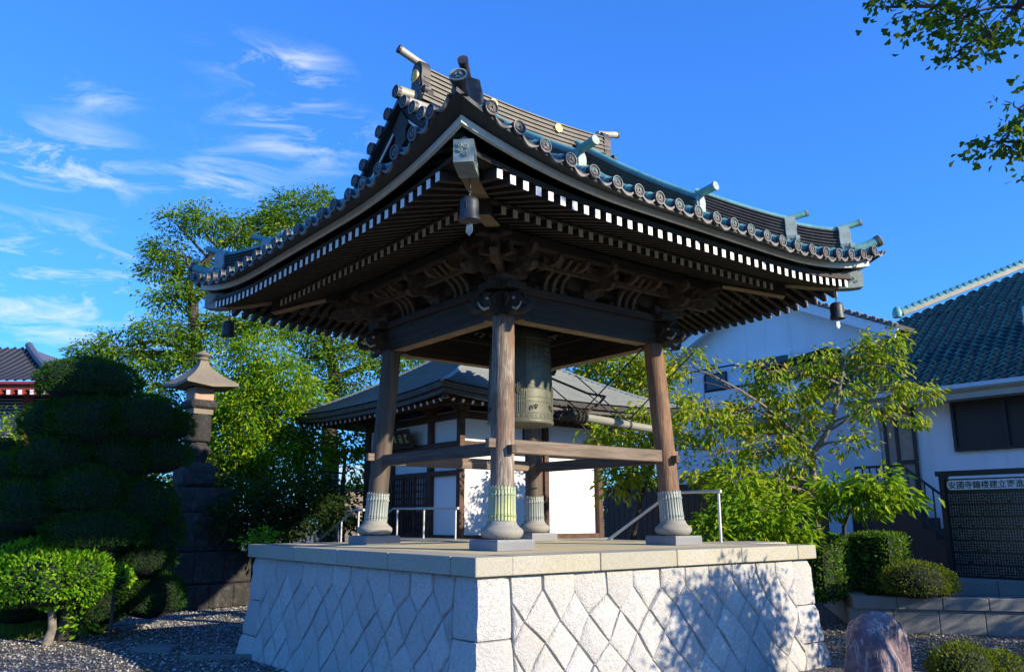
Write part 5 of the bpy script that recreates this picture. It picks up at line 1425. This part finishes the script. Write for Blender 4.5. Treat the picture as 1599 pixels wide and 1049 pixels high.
# tree behind the hall at the right, seen under the eave
base = at(985, 800, 27); base.z = GZ
tree('tree', 'green leafed tree behind the right end of the hall roof', 'tree', [tuple(base), tuple(at(985, 700, 27)), tuple(at(975, 610, 27))],
     [B(945, 580, 26.5, 1.0, 30), B(1000, 600, 26.5, 1.1, 34), B(985, 560, 27, 1.0, 28), B(905, 575, 27.5, .8, 20), B(990, 650, 26, 1.1, 34), B(960, 690, 25.8, 1.0, 26), B(1035, 640, 26.4, .9, 24)], LF_CHERRY, BARK, leaf=.18, per=40, rc=.26, r0=.2, droop=.5, twigs=4, dens=1.3)
base = at(960, 850, 19.5); base.z = GZ
tree('leafy_shrub', 'cherry branch mass hanging beside the hall wall under the striker log', 'shrub', [tuple(base), tuple(at(1000, 780, 19)), tuple(at(1020, 720, 18.8))],
     [B(950, 672, 18.9, .42, 13, .28), B(1000, 690, 18.7, .6, 22, .35), B(985, 735, 18.8, .55, 16, .3), B(1010, 650, 18.9, .45, 12, .25), B(960, 760, 19, .4, 10, .25)], LF_CHERRY, BARK, leaf=.18, per=20, rc=.16, r0=.09, droop=.8, aspect=.36, twigs=5)
# bright tree in the left middle
base = at(400, 900, 23.8); base.z = GZ
tree('tree', 'dense bright yellow green tree behind the stone lantern monument', 'tree', [tuple(base), tuple(at(400, 760, 23.8)), tuple(at(402, 640, 23.8)), tuple(at(405, 570, 23.8))],
     [B(400, 560, 23.6, 0.83, 34), B(360, 590, 23.4, 0.95, 42), B(440, 600, 23.6, 0.89, 40), B(395, 640, 23.2, 1.06, 56), B(450, 650, 23.6, 0.83, 38), B(345, 640, 23.4, 0.78, 34), B(370, 695, 23.2, 1.06, 54), B(430, 700, 23.3, 1.00, 48), B(480, 620, 23.8, 0.50, 14), B(340, 720, 23.4, 0.78, 32), B(470, 690, 23.7, 0.56, 20), B(380, 745, 23.3, 0.89, 36), B(440, 745, 23.4, 0.78, 30)],
     LF_BRIGHT, BARK, leaf=.145, per=46, rc=.20, r0=.22, droop=.55, aspect=.36, twigs=3, dens=1.25, shell=.85)
# tall open tree at the left, trunk rising behind the monument
base = at(345, 900, 25); base.z = GZ
tree('tree', 'tall open crowned tree whose tops rise left of the roof eave', 'tree', [tuple(base), tuple(at(330, 700, 25)), tuple(at(310, 560, 25)), tuple(at(303, 490, 25)), tuple(at(292, 440, 25)), tuple(at(340, 385, 25))],
     [B(320, 345, 25, .8, 22, .4), B(275, 350, 25.2, .5, 10, .3), B(365, 370, 25, .5, 12, .3), B(265, 390, 25, .65, 16, .4), B(250, 425, 24.8, .55, 14, .4), B(320, 415, 25.2, .6, 14, .4), B(265, 465, 24.9, .6, 14, .4), B(350, 450, 25.3, .6, 14, .4), B(290, 455, 25, .5, 12, .35),
      B(455, 330, 26, .9, 26, .45), B(490, 320, 26, .6, 14, .4), B(415, 345, 25.6, .6, 14, .35), B(455, 355, 25.6, .8, 16, .4), B(400, 375, 25.4, .5, 9, .3),
      B(250, 525, 24.6, .85, 24, .5), B(190, 545, 24.4, .8, 20, .4), B(150, 550, 24.2, .6, 12, .3), B(235, 560, 24.4, .8, 20, .4), B(330, 520, 25, 1.0, 28, .55), B(370, 500, 25.4, .8, 20, .5), B(290, 560, 24.6, .8, 20, .45), B(245, 605, 24.4, .7, 18, .45), B(420, 510, 25.4, .8, 20, .45)],
     LF_TREE, BARK, leaf=.135, per=52, rc=.20, r0=.26, droop=.4, aspect=.38, twigs=6, dens=1.25)
# big trunked tree behind the hall
base = at(512, 880, 27); base.z = GZ
tree('tree', 'tall tree with dark forked trunk behind the left end of the hall roof', 'tree', [tuple(base), tuple(at(512, 760, 27)), tuple(at(514, 660, 27)), tuple(at(524, 590, 27)), tuple(at(508, 530, 27)), tuple(at(490, 480, 27))],
     [B(540, 560, 26.6, .9, 22, .45), B(500, 530, 27, .9, 20, .5), B(570, 530, 27, .9, 20, .5), B(470, 510, 27, .9, 22, .5), B(470, 560, 27, .7, 16, .4), B(600, 570, 27.4, .9, 20, .5), B(640, 560, 28, 1.0, 22, .5), B(545, 600, 26.8, .7, 14, .35), B(520, 480, 27, 1.0, 20, .5), B(575, 490, 27.5, 1.0, 18, .5), B(500, 600, 26.8, .6, 12, .35), B(625, 520, 28, .9, 16, .5)],
     LF_TREE, BARK, leaf=.15, per=46, rc=.24, r0=.34, droop=.45, aspect=.38, twigs=6, dens=1.0)
# understorey between monument and hall
base = at(535, 820, 24); base.z = GZ
tree('leafy_shrub', 'green shrub in dappled light under the left end of the hall eave', 'shrub', [tuple(base), tuple(at(535, 760, 24)), tuple(at(538, 700, 24))],
     [B(490, 700, 24, .6, 20), B(545, 690, 24, .6, 22), B(550, 730, 24, .5, 16), B(480, 735, 24, .5, 14)], LF_BRIGHT, BARK, leaf=.18, per=22, rc=.2, r0=.1, twigs=3)
base = at(430, 880, 20); base.z = GZ
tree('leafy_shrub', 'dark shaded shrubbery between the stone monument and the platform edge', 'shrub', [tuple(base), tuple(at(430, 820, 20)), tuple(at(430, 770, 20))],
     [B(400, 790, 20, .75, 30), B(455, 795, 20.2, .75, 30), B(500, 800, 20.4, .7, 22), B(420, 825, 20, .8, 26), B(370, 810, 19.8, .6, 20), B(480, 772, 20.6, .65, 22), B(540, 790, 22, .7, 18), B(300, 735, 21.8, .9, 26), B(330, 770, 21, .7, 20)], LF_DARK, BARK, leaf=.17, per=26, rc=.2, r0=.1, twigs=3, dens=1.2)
base = at(415, 870, 17.5); base.z = GZ
tree('leafy_shrub', 'small sunlit leafy shoot over the left corner of the platform', 'shrub', [tuple(base), tuple(at(412, 845, 17.5))], [B(410, 838, 17.4, .25, 8, .14), B(395, 846, 17.4, .18, 5, .1)], LF_LITPAD, BARK, leaf=.12, per=16, rc=.09, r0=.03, twigs=2)
# far trees that close the horizon
far = [(-330, 46, 4.6, 'far green tree outside the left edge beyond the red temple'), (-620, 44, 5.0, 'far green tree well outside the left edge of the view'), (-30, 44, 3.6, 'rounded far green tree left behind the red temple'), (700, 50, 5.2, 'far green tree straight behind the hall'), (860, 46, 5.0, 'far green tree behind the hall roof on its right'), (560, 48, 4.2, 'far dull green tree behind the blue roofed shed'), (300, 42, 3.8, 'far green tree low behind the tall open tree'), (1010, 44, 4.0, 'far green tree behind the gabled house'), (120, 52, 4.2, 'far green tree low behind the clipped pine')]
for px_, d, h, lab in far:
    b = at(px_, 808, d); b.z = GZ
    tree('tree', lab, 'tree', [tuple(b), (b.x, b.y, GZ+h*.45), (b.x, b.y, GZ+h*.8)], [((b.x+rng.uniform(-1.6, 1.6), b.y+rng.uniform(-1, 1), GZ+h*f_), (1.5, 1.4, 1.0), 26) for f_ in (.35, .5, .6, .75, .9, .5, .7)], LF_TREE, BARK, leaf=.34, per=20, rc=.4, r0=.3, twigs=2, group='far trees behind the precinct')
# out of frame on the sun side: trees whose shade falls into the picture
shade = [((3.25, -8.6), 1.1, 3.5, 'round camellia out of frame shading the platform wall'), ((5.6, -7.6), 1.2, 3.0, 'low camellia out of frame shading the right gravel'), ((7.6, -8.6), 1.5, 4.0, 'camellia out of frame shading the curb'), ((10.4, -9.2), 1.6, 4.4, 'camellia out of frame at the far right')]
for (x, y), r_, top, lab in shade:
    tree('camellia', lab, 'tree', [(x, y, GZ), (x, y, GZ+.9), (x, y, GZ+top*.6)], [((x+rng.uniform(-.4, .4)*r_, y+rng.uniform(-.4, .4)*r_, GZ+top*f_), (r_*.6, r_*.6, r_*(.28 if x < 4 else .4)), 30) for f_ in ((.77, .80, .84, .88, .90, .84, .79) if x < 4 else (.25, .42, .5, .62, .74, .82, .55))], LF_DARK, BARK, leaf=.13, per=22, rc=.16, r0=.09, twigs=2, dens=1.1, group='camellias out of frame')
# ginkgo: trunk out of frame at the right of the camera, long boughs reaching into the sky
gb = [B(1585, 12, 6.0, .40, 12, .16), B(1520, 20, 6.0, .35, 10, .14), B(1460, 12, 6.0, .30, 8, .10), B(1400, 12, 6.1, .20, 5, .08), B(1545, 55, 5.9, .22, 6, .10), B(1500, 78, 5.9, .16, 5, .07), B(1490, 90, 5.9, .10, 3, .05), B(1590, 170, 5.7, .14, 4, .10), B(1560, 222, 5.7, .16, 6, .07), B(1590, 225, 5.7, .14, 5, .10), B(1600, 280, 5.7, .07, 2, .06), B(1780, 60, 5.8, .7, 20, .4), B(1740, 220, 5.6, .5, 14, .4), B(1640, -60, 6.2, .8, 20, .5), B(1500, -60, 6.4, .7, 16, .3)]
gk = thing('ginkgo_tree', (-1.0, -13.6, GZ), 'ginkgo tree whose fan leaved boughs hang into the upper right sky', 'tree')
mb = MB(); gt = [(-1.0, -13.6, GZ), (-1.0, -13.5, 1.0), (-1.05, -13.3, 3.5), (-1.1, -13.2, 6.0), (-1.1, -13.2, 9.0)]
mb.tube(gt, [.36, .30, .26, .2, .1], 12); mb.build('trunk', BARKG, gk, 60)
cen = []; V, F = clump_leaves(gb, .052, 17, .07, .45, .95, .95, 'fan', .4, .2, cen); numpy_mesh('bough_leaves', V, F, LF_GINK, gk)
mb = MB()
for (c, cc) in cen:
    s0 = np.array([-1.08, -13.25, 4.6 + .9*(c[2] > 4.2)]); md = (s0+c)/2 + np.array([0, 0, .8])
    if c is cen[0][0] or np.linalg.norm(c-np.array(at(1740, 220, 5.6))) < .1: mb.tube(bez(s0, md, c, 12), [.09-.006*q for q in range(12)], 7)
    for e in cc:
        mb.tube(bez(c, (c+e)/2 + rng.normal(size=3)*.03, e, 4), [.007, .006, .005, .003], 4)
hubs = [np.array(b[0]) for b in gb]
for a_, b_ in ((0,1), (1,2), (2,3), (0,4), (4,5), (5,6), (11,0), (12,9), (9,8), (12,7), (12,10), (13,0), (11,7), (14,2), (13,14)): mb.tube(bez(hubs[a_], (hubs[a_]+hubs[b_])/2 + rng.normal(size=3)*.03, hubs[b_], 7), [.014-.0012*q for q in range(7)], 5)
mb.build('branches', BARK, gk, 60, recalc=False)
gcr = [((-1.0+rng.uniform(-2.2, 2.2), -13.6+rng.uniform(-2, 1.6), 5.5+rng.uniform(0, 4.5)), (1.0, 1.0, .7), 26) for _ in range(14)]
V, F = clump_leaves(gcr, .10, 16, .22, .4, 1.0, .9, 'fan', .6, .3); numpy_mesh('crown', V, F, LF_GINK, gk)

# ------------------------------------------------------------------ clipped pine at the left (cloud pruned)
tp = [(140, 600, 15.2, 74, 38), (92, 662, 15.0, 56, 36), (150, 660, 14.9, 70, 42), (225, 655, 15.1, 60, 36), (262, 665, 15.3, 38, 26), (95, 720, 14.6, 66, 44), (38, 742, 14.7, 56, 40), (190, 715, 15.0, 60, 40), (250, 710, 15.2, 46, 30), (140, 770, 14.3, 62, 42), (60, 790, 14.3, 76, 46), (210, 790, 14.8, 62, 46), (30, 940, 14.9, 62, 34), (150, 945, 15.0, 60, 34), (235, 930, 15.2, 50, 36), (95, 930, 15.2, 70, 40), (30, 850, 14.4, 60, 40), (245, 830, 15.0, 40, 40), (150, 830, 14.2, 76, 36), (225, 870, 14.9, 46, 30), (2, 715, 15.2, 34, 28)]
pads = []
for px_, py_, d, rx, rz_ in tp:
    p = at(px_, py_, d); k = d/FPX; pads.append(((p.x, p.y, p.z), (rx*k*1.05, rx*k*.95, rz_*k*1.10)))
TPY = thing('cloud_pruned_tree', (pads[9][0][0], pads[9][0][1]+.4, GZ), 'large dark cloud pruned evergreen with rounded pads at the left', 'tree')
tb = Vector((pads[9][0][0], pads[9][0][1]+.5, GZ))
V, F = shell_leaves([(c_, tuple(.93*q_ for q_ in r_)) for c_, r_ in pads], 2500, .055, .26, .035, droop=0, lower=-.48); numpy_mesh('foliage_pads', V, F, LF_TOPI, TPY)
ico_core(pads, .86).build('shade_core', COREM, TPY, 40, recalc=False)
mb = MB(); mb.tube([tb, tb + Vector((.1,0,.9)), tb + Vector((-.05,.05,1.8)), Vector(pads[2][0]), Vector(pads[0][0])], [.2, .16, .14, .1, .04], 10)
for c, r_ in pads: mb.tube(bez(np.array(tb + Vector((0,0,1.4))), (np.array(tb + Vector((0,0,1.4)))+np.array(c))/2 - np.array([0, 0, .2]), np.array(c), 6), [.07, .06, .05, .045, .04, .03], 6)
mb.build('trunk', BARK, TPY, 60, recalc=False)
# lit low pads in front
LP = []
for px_, py_, d, rx, rz_ in ((80, 905, 13.6, 78, 46), (35, 912, 13.7, 40, 34), (125, 900, 13.6, 44, 38), (100, 932, 13.7, 40, 22), (30, 930, 13.9, 36, 24), (60, 870, 13.8, 50, 26)):
    p = at(px_, py_, d); k = d/FPX; LP.append(((p.x, p.y, p.z), (rx*k, rx*k*.9, rz_*k)))
LPT = thing('clipped_shrub', (LP[0][0][0], LP[0][0][1], GZ), 'low spreading shrub with sunlit bright green pad at the lower left', 'shrub')
V, F = shell_leaves(LP, 900, .085, .45, .07); numpy_mesh('foliage', V, F, LF_LITPAD, LPT); ico_core(LP, .88).build('shade_core', COREM, LPT, 40, recalc=False)
mb = MB(); sb = at(76, 975, 13.6); sb.z = GZ; mb.tube([sb, sb + Vector((.06,0,.25)), Vector(LP[0][0])], [.09, .07, .04], 9); mb.build('trunk', BARKG, LPT, 60)
p = at(180, 903, 14.0); k = 14/FPX
roundbush('clipped_shrub', 'small round sunlit shrub right of the low green pad', 'shrub', [((p.x, p.y, p.z), (22*k, 22*k, 17*k))], LF_LITPAD, 1100, .08)
mbp = MB(); mbp.tube([(p.x, p.y, GZ), (p.x, p.y, p.z)], .03, 7)
tk = mbp.build('trunk', BARK, None, 60); put(tk, [o for o in COL.objects if o.get('label') == 'small round sunlit shrub right of the low green pad'][0])
# weeds and grass tufts
def grass(x0, x1, y0, y1, d, n_, h, name, label):
    qx = rng.uniform(x0, x1, n_); qy = rng.uniform(y0, y1, n_); P = []
    for a, b in zip(qx, qy):
        # ground point under the pixel
        dr_ = CF + CR*((a-CW/2)/FPX) - CU*((b-CH/2)/FPX); t = (GZ-CP.z)/dr_.z; P.append(CP + dr_*t)
    P = np.array([tuple(p) for p in P]); A_ = np.array([0, 0, 1.0]) + rng.normal(size=(n_, 3))*.45; Ls = h*rng.uniform(.5, 1.2, n_)
    V, F = leaf_arrays(P, A_, rng.normal(size=(n_, 3)), Ls, np.full(n_, .016), 'blade'); return tag(numpy_mesh(name, V, F, LF_GRASS), label, None, None, 'stuff')
grass(-40, 70, 972, 998, 14, 4200, .22, 'grass', 'fringe of green and yellow grass along the gravel edge at the far left')
grass(60, 160, 955, 990, 14, 5200, .30, 'grass', 'tuft of bright grass below the low sunlit shrub')
p = at(132, 950, 14.0)
tree('weed', 'leafy weed growing beside the grass tuft at the lower left', 'plant', [(p.x, p.y, GZ), (p.x, p.y, GZ+.25)], [((p.x, p.y, GZ+.32), (.25, .2, .16), 9)], LF_LITPAD, BARK, leaf=.12, per=9, rc=.09, r0=.02, twigs=3)
# ------------------------------------------------------------------ stone monument with lantern roof
mc = Vector((-1.45, 10.9, 0)); MN = thing('stone_monument', (mc.x, mc.y, GZ), 'tall tiered dark stone monument with lantern roof behind the pruned tree', 'monument')
MR = RZ(R(8))
def tier(z0, z1, w_, mat, name='tier', bev=.03, blocks=1):
    mb = MB()
    if blocks == 1: mb.box((mc.x, mc.y, (z0+z1)/2), (w_, w_, z1-z0), MR, bev)
    else:
        n_ = blocks; rr = random.Random(int(w_*100))
        for i in range(n_):
            for j in range(n_):
                if 0 < i < n_-1 and 0 < j < n_-1: continue
                c = MR @ Vector((-w_/2+w_*(i+.5)/n_, -w_/2+w_*(j+.5)/n_, 0)); mb.box((mc.x+c.x, mc.y+c.y, (z0+z1)/2), (w_/n_-.015, w_/n_-.015, z1-z0-.012), MR, bev)
        mb.box((mc.x, mc.y, (z0+z1)/2), (w_*.97, w_*.97, z1-z0-.02), MR)
    return mb.build(name, mat, MN, 30)
kz = 20.3/FPX
def Z(py): return at(308, py, 20.3).z
tier(GZ, Z(905), 2.4, OLDSTONE, blocks=4); tier(Z(905), Z(858), 2.2, OLDSTONE, blocks=3); tier(Z(858), Z(800), 1.85, OLDSTONE, blocks=3); tier(Z(800), Z(763), 1.45, OLDSTONE, blocks=1)
mb = MB(); za, zb = Z(763), Z(722); mb.box((mc.x, mc.y, (za+zb)/2), (.80, .80, zb-za), MR, .12); mb.build('rounded_block', OLDSTONE, MN, 40)
mb = MB(); z1, z2, z3 = Z(722), Z(690), Z(655)
mb.lathe([(.22,z1), (.24,z1+.05), (.33,z1+.22), (.36,z1+.30), (.33,z1+.38), (.26,z1+.42), (.24,z2+.02)], (mc.x, mc.y, 0), 8, MR @ RZ(R(22.5))); mb.build('lotus_collar', OLDSTONE, MN, 35)
mb = MB(); mb.lathe([(.29,z2), (.32,z2+.03), (.31,Z(650)), (.27,Z(646))], (mc.x, mc.y, 0), 24); mb.build('shaft', OLDSTONE, MN, 40)
mb = MB(); mb.box((mc.x, mc.y, (Z(646)+Z(637))/2), (.5, .5, Z(637)-Z(646)), MR); mb.build('neck', CAPSTONE, MN, 0)
mb = MB(); mb.box((mc.x, mc.y, (Z(637)+Z(624))/2), (.68, .68, Z(624)-Z(637)), MR, .05); mb.build('slab', OLDSTONE, MN, 30)
ROSE = m_stone('rose_stone', (.30,.20,.14), (.42,.29,.21), (.48,.35,.26), 30, .3)
mb = MB(); mb.box((mc.x, mc.y, (Z(624)+Z(603))/2), (.50, .50, Z(603)-Z(624)), MR, .02); mb.build('fire_chamber', ROSE, MN, 30)
mb = MB(); ze, zt_ = Z(600), Z(558)
rows = []
for t in np.linspace(0, 1, 8):
    h_ = .66*(1-t)**1.45 + .10*t; z = ze + (zt_-ze)*t; row = []
    for a, b in ((-1,-1), (0,-1), (1,-1), (1,0), (1,1), (0,1), (-1,1), (-1,0), (-1,-1)):
        lift = .07*(1-t)**2 if a*b else 0; v = MR @ Vector((a*h_, b*h_, 0)); row.append(Vector((mc.x+v.x, mc.y+v.y, z+lift)))
    rows.append(row)
bt = [p + Vector((0,0,-.07)) for p in rows[0]]; bi = [Vector((mc.x+(p.x-mc.x)*.45, mc.y+(p.y-mc.y)*.45, ze-.04)) for p in rows[0]]
mb.grid([bi, bt] + rows); mb.build('lantern_roof', CAPSTONE, MN, 50)
mb = MB(); mb.lathe([(.10,zt_-.02), (.16,zt_+.03), (.13,zt_+.06), (.12,zt_+.08), (.20,zt_+.14), (.17,zt_+.19), (.05,zt_+.24), (.01,zt_+.28)], (mc.x, mc.y, 0), 12); mb.build('finial', CAPSTONE, MN, 40)

# ------------------------------------------------------------------ far buildings at the left
RT = thing('red_temple', tuple(at(40, 700, 33)), 'red timbered temple corner with grey tiled roof at the left edge', 'temple')
o0 = at(88, 594, 33); ur = -CR.copy(); ur.z = 0; ur.normalize(); vr = Vector((CF.x, CF.y, 0)).normalized()
def RP(u, v, z): return o0 + ur*u + vr*v + Vector((0,0,z))
def rcurve(t): return .40*t + .028*t*t
mb = MB(); rows = []
for t in np.linspace(0, 4.2, 12): rows.append([RP(max(u, t*.9) if True else u, t, rcurve(t) + .12*math.exp(-max(u, t*.9)*1.2)*math.exp(-t)) for u in np.linspace(0, 9, 19)])
mb.grid(rows)
rows = []
for t in np.linspace(0, 4.2, 12): rows.append([RP(t*.9, max(v, t), rcurve(t) + .02) for v in np.linspace(0, 9, 10)])
mb.grid(rows); rro = mb.build('roof', KAWARA, RT, 30)
mb = MB()
for k in range(26):
    u = .3+.34*k; tm = min(4.2, u/.9)
    mb.tube([RP(u, t, rcurve(t)+.03) for t in np.linspace(0, tm, 8)], .055, 6)
mb.build('batten_rows', BLACKM, rro, 40)
mb = MB(); pts = [RP(t*.9, t, rcurve(t)+.14) for t in np.linspace(.7, 4.2, 10)]; mb.tube(pts, .17, 8); e = pts[0]
mb.box(e + Vector((0,0,.1)), (.35, .35, .4), None, .06); mb.tube([e + ur*-.05 + Vector((0,0,.3)), e + ur*-.45 + Vector((0,0,.36))], .07, 8); mb.build('hip_ridge', KAWARA, RT, 40)
mb = MB(); mb.beam(RP(.1, .25, -.22), RP(9, .25, -.22), .16, .26); mb.beam(RP(.1, .05, -.08), RP(9, .05, -.08), .10, .10); mb.build('eave_beam', REDW, RT, 0)
for k in range(14):
    mb = MB(); mb.beam(RP(.45+.47*k, .0, -.46), RP(.45+.47*k, 1.6, -.30), .16, .2); mb.beam(RP(.45+.47*k, -.012, -.462), RP(.45+.47*k, 0, -.46), .15, .19, mi=1); mb.build('rafter', [REDW, WHITE], RT, 0)
mb = MB(); mb.beam(RP(1.1, 1.9, -2.4), RP(9, 1.9, -2.4), .1, 4.6); mb.build('wall', SHUT, RT, 0)
mb = MB()
for k in range(28): mb.beam(RP(1.0, 1.8, -.5-.13*k), RP(9, 1.8, -.5-.13*k), .05, .025)
mb.build('wall_slats', GUTTER, RT, 0)
mb = MB()
for u in (1.95, 4.2): mb.tube([RP(u, 1.6, -7.4), RP(u, 1.6, -.35)], .20, 12)
mb.build('post', REDW, RT, 40)
SHED = thing('shed', tuple(at(550, 760, 33)), 'low shed with pale blue metal roof seen past the hall door', 'shed')
o1 = at(600, 757, 33)
def SP_(u, v, z): return o1 + ur*u + vr*v + Vector((0,0,z))
mb = MB(); rows = []
for k in range(12):
    for t, dz in ((k/12, .04), ((k+1)/12, 0)): rows.append([SP_(u, t*2.2, t*.95+dz) for u in (0, 2.4)])
mb.grid(rows); mb.build('roof', BLUESHEET, SHED, 20)
mb = MB(); 
M1 = Matrix((ur, vr, Vector((0,0,1)))).transposed().to_4x4(); mb.box(SP_(1.1, 1.4, -1.2), (1.9, 2.0, 2.3), M1); mb.build('wall', DOORW, SHED, 0)
# pale curved sheet below the red eave (a car-port roof)
CPT = thing('carport', tuple(at(10, 680, 29)), 'pale curved carport roof under the red temple eave', 'carport')
o2 = at(36, 645, 29); mb = MB(); rows = []
for t in np.linspace(0, 1, 8): rows.append([o2 + ur*(3.0*t) + vr*v + Vector((0,0,-.75*t**1.3)) for v in (0, 2.5)])
mb.grid(rows); mb.build('roof_sheet', HOUSEW, CPT, 40)
mb = MB()
for t, v in ((.3, .2), (.9, .2)): p = o2 + ur*(3*t) + vr*v; mb.tube([(p.x, p.y, GZ), (p.x, p.y, p.z-.75*t**1.3)], .06, 8)
mb.build('post', STEEL, CPT, 40)
p = at(10, 665, 22)
tree('leafy_shrub', 'sunlit shrub top at the far left under the pale carport roof', 'shrub', [(p.x, p.y, GZ), (p.x, p.y, p.z-.4)], [((p.x, p.y, p.z-.1), (.9, .8, .45), 24), ((p.x-.5, p.y, p.z-.8), (1.0, .8, .5), 24)], LF_BRIGHT, BARK, leaf=.15, per=20, rc=.2, r0=.07, twigs=3)
# flagstones in the gravel
fs_ = MB(); p0 = Vector((-3.95, 4.15, GZ+.03)); fs_.box(p0, (.62, .42, .10), RZ(R(-38)), .02)
tag(fs_.build('flagstone', FLAG, None, 20), 'flat rectangular stepping stone in the shaded gravel', 'stepping stone')
fs_ = MB(); fs_.beam((-3.9, 3.1, GZ+.02), (-2.6, 2.2, GZ+.02), .10, .09, bev=.01)
tag(fs_.build('edging_stone', FLAG, None, 20), 'thin stone edging strip in the shaded gravel beside the platform', 'edging stone')
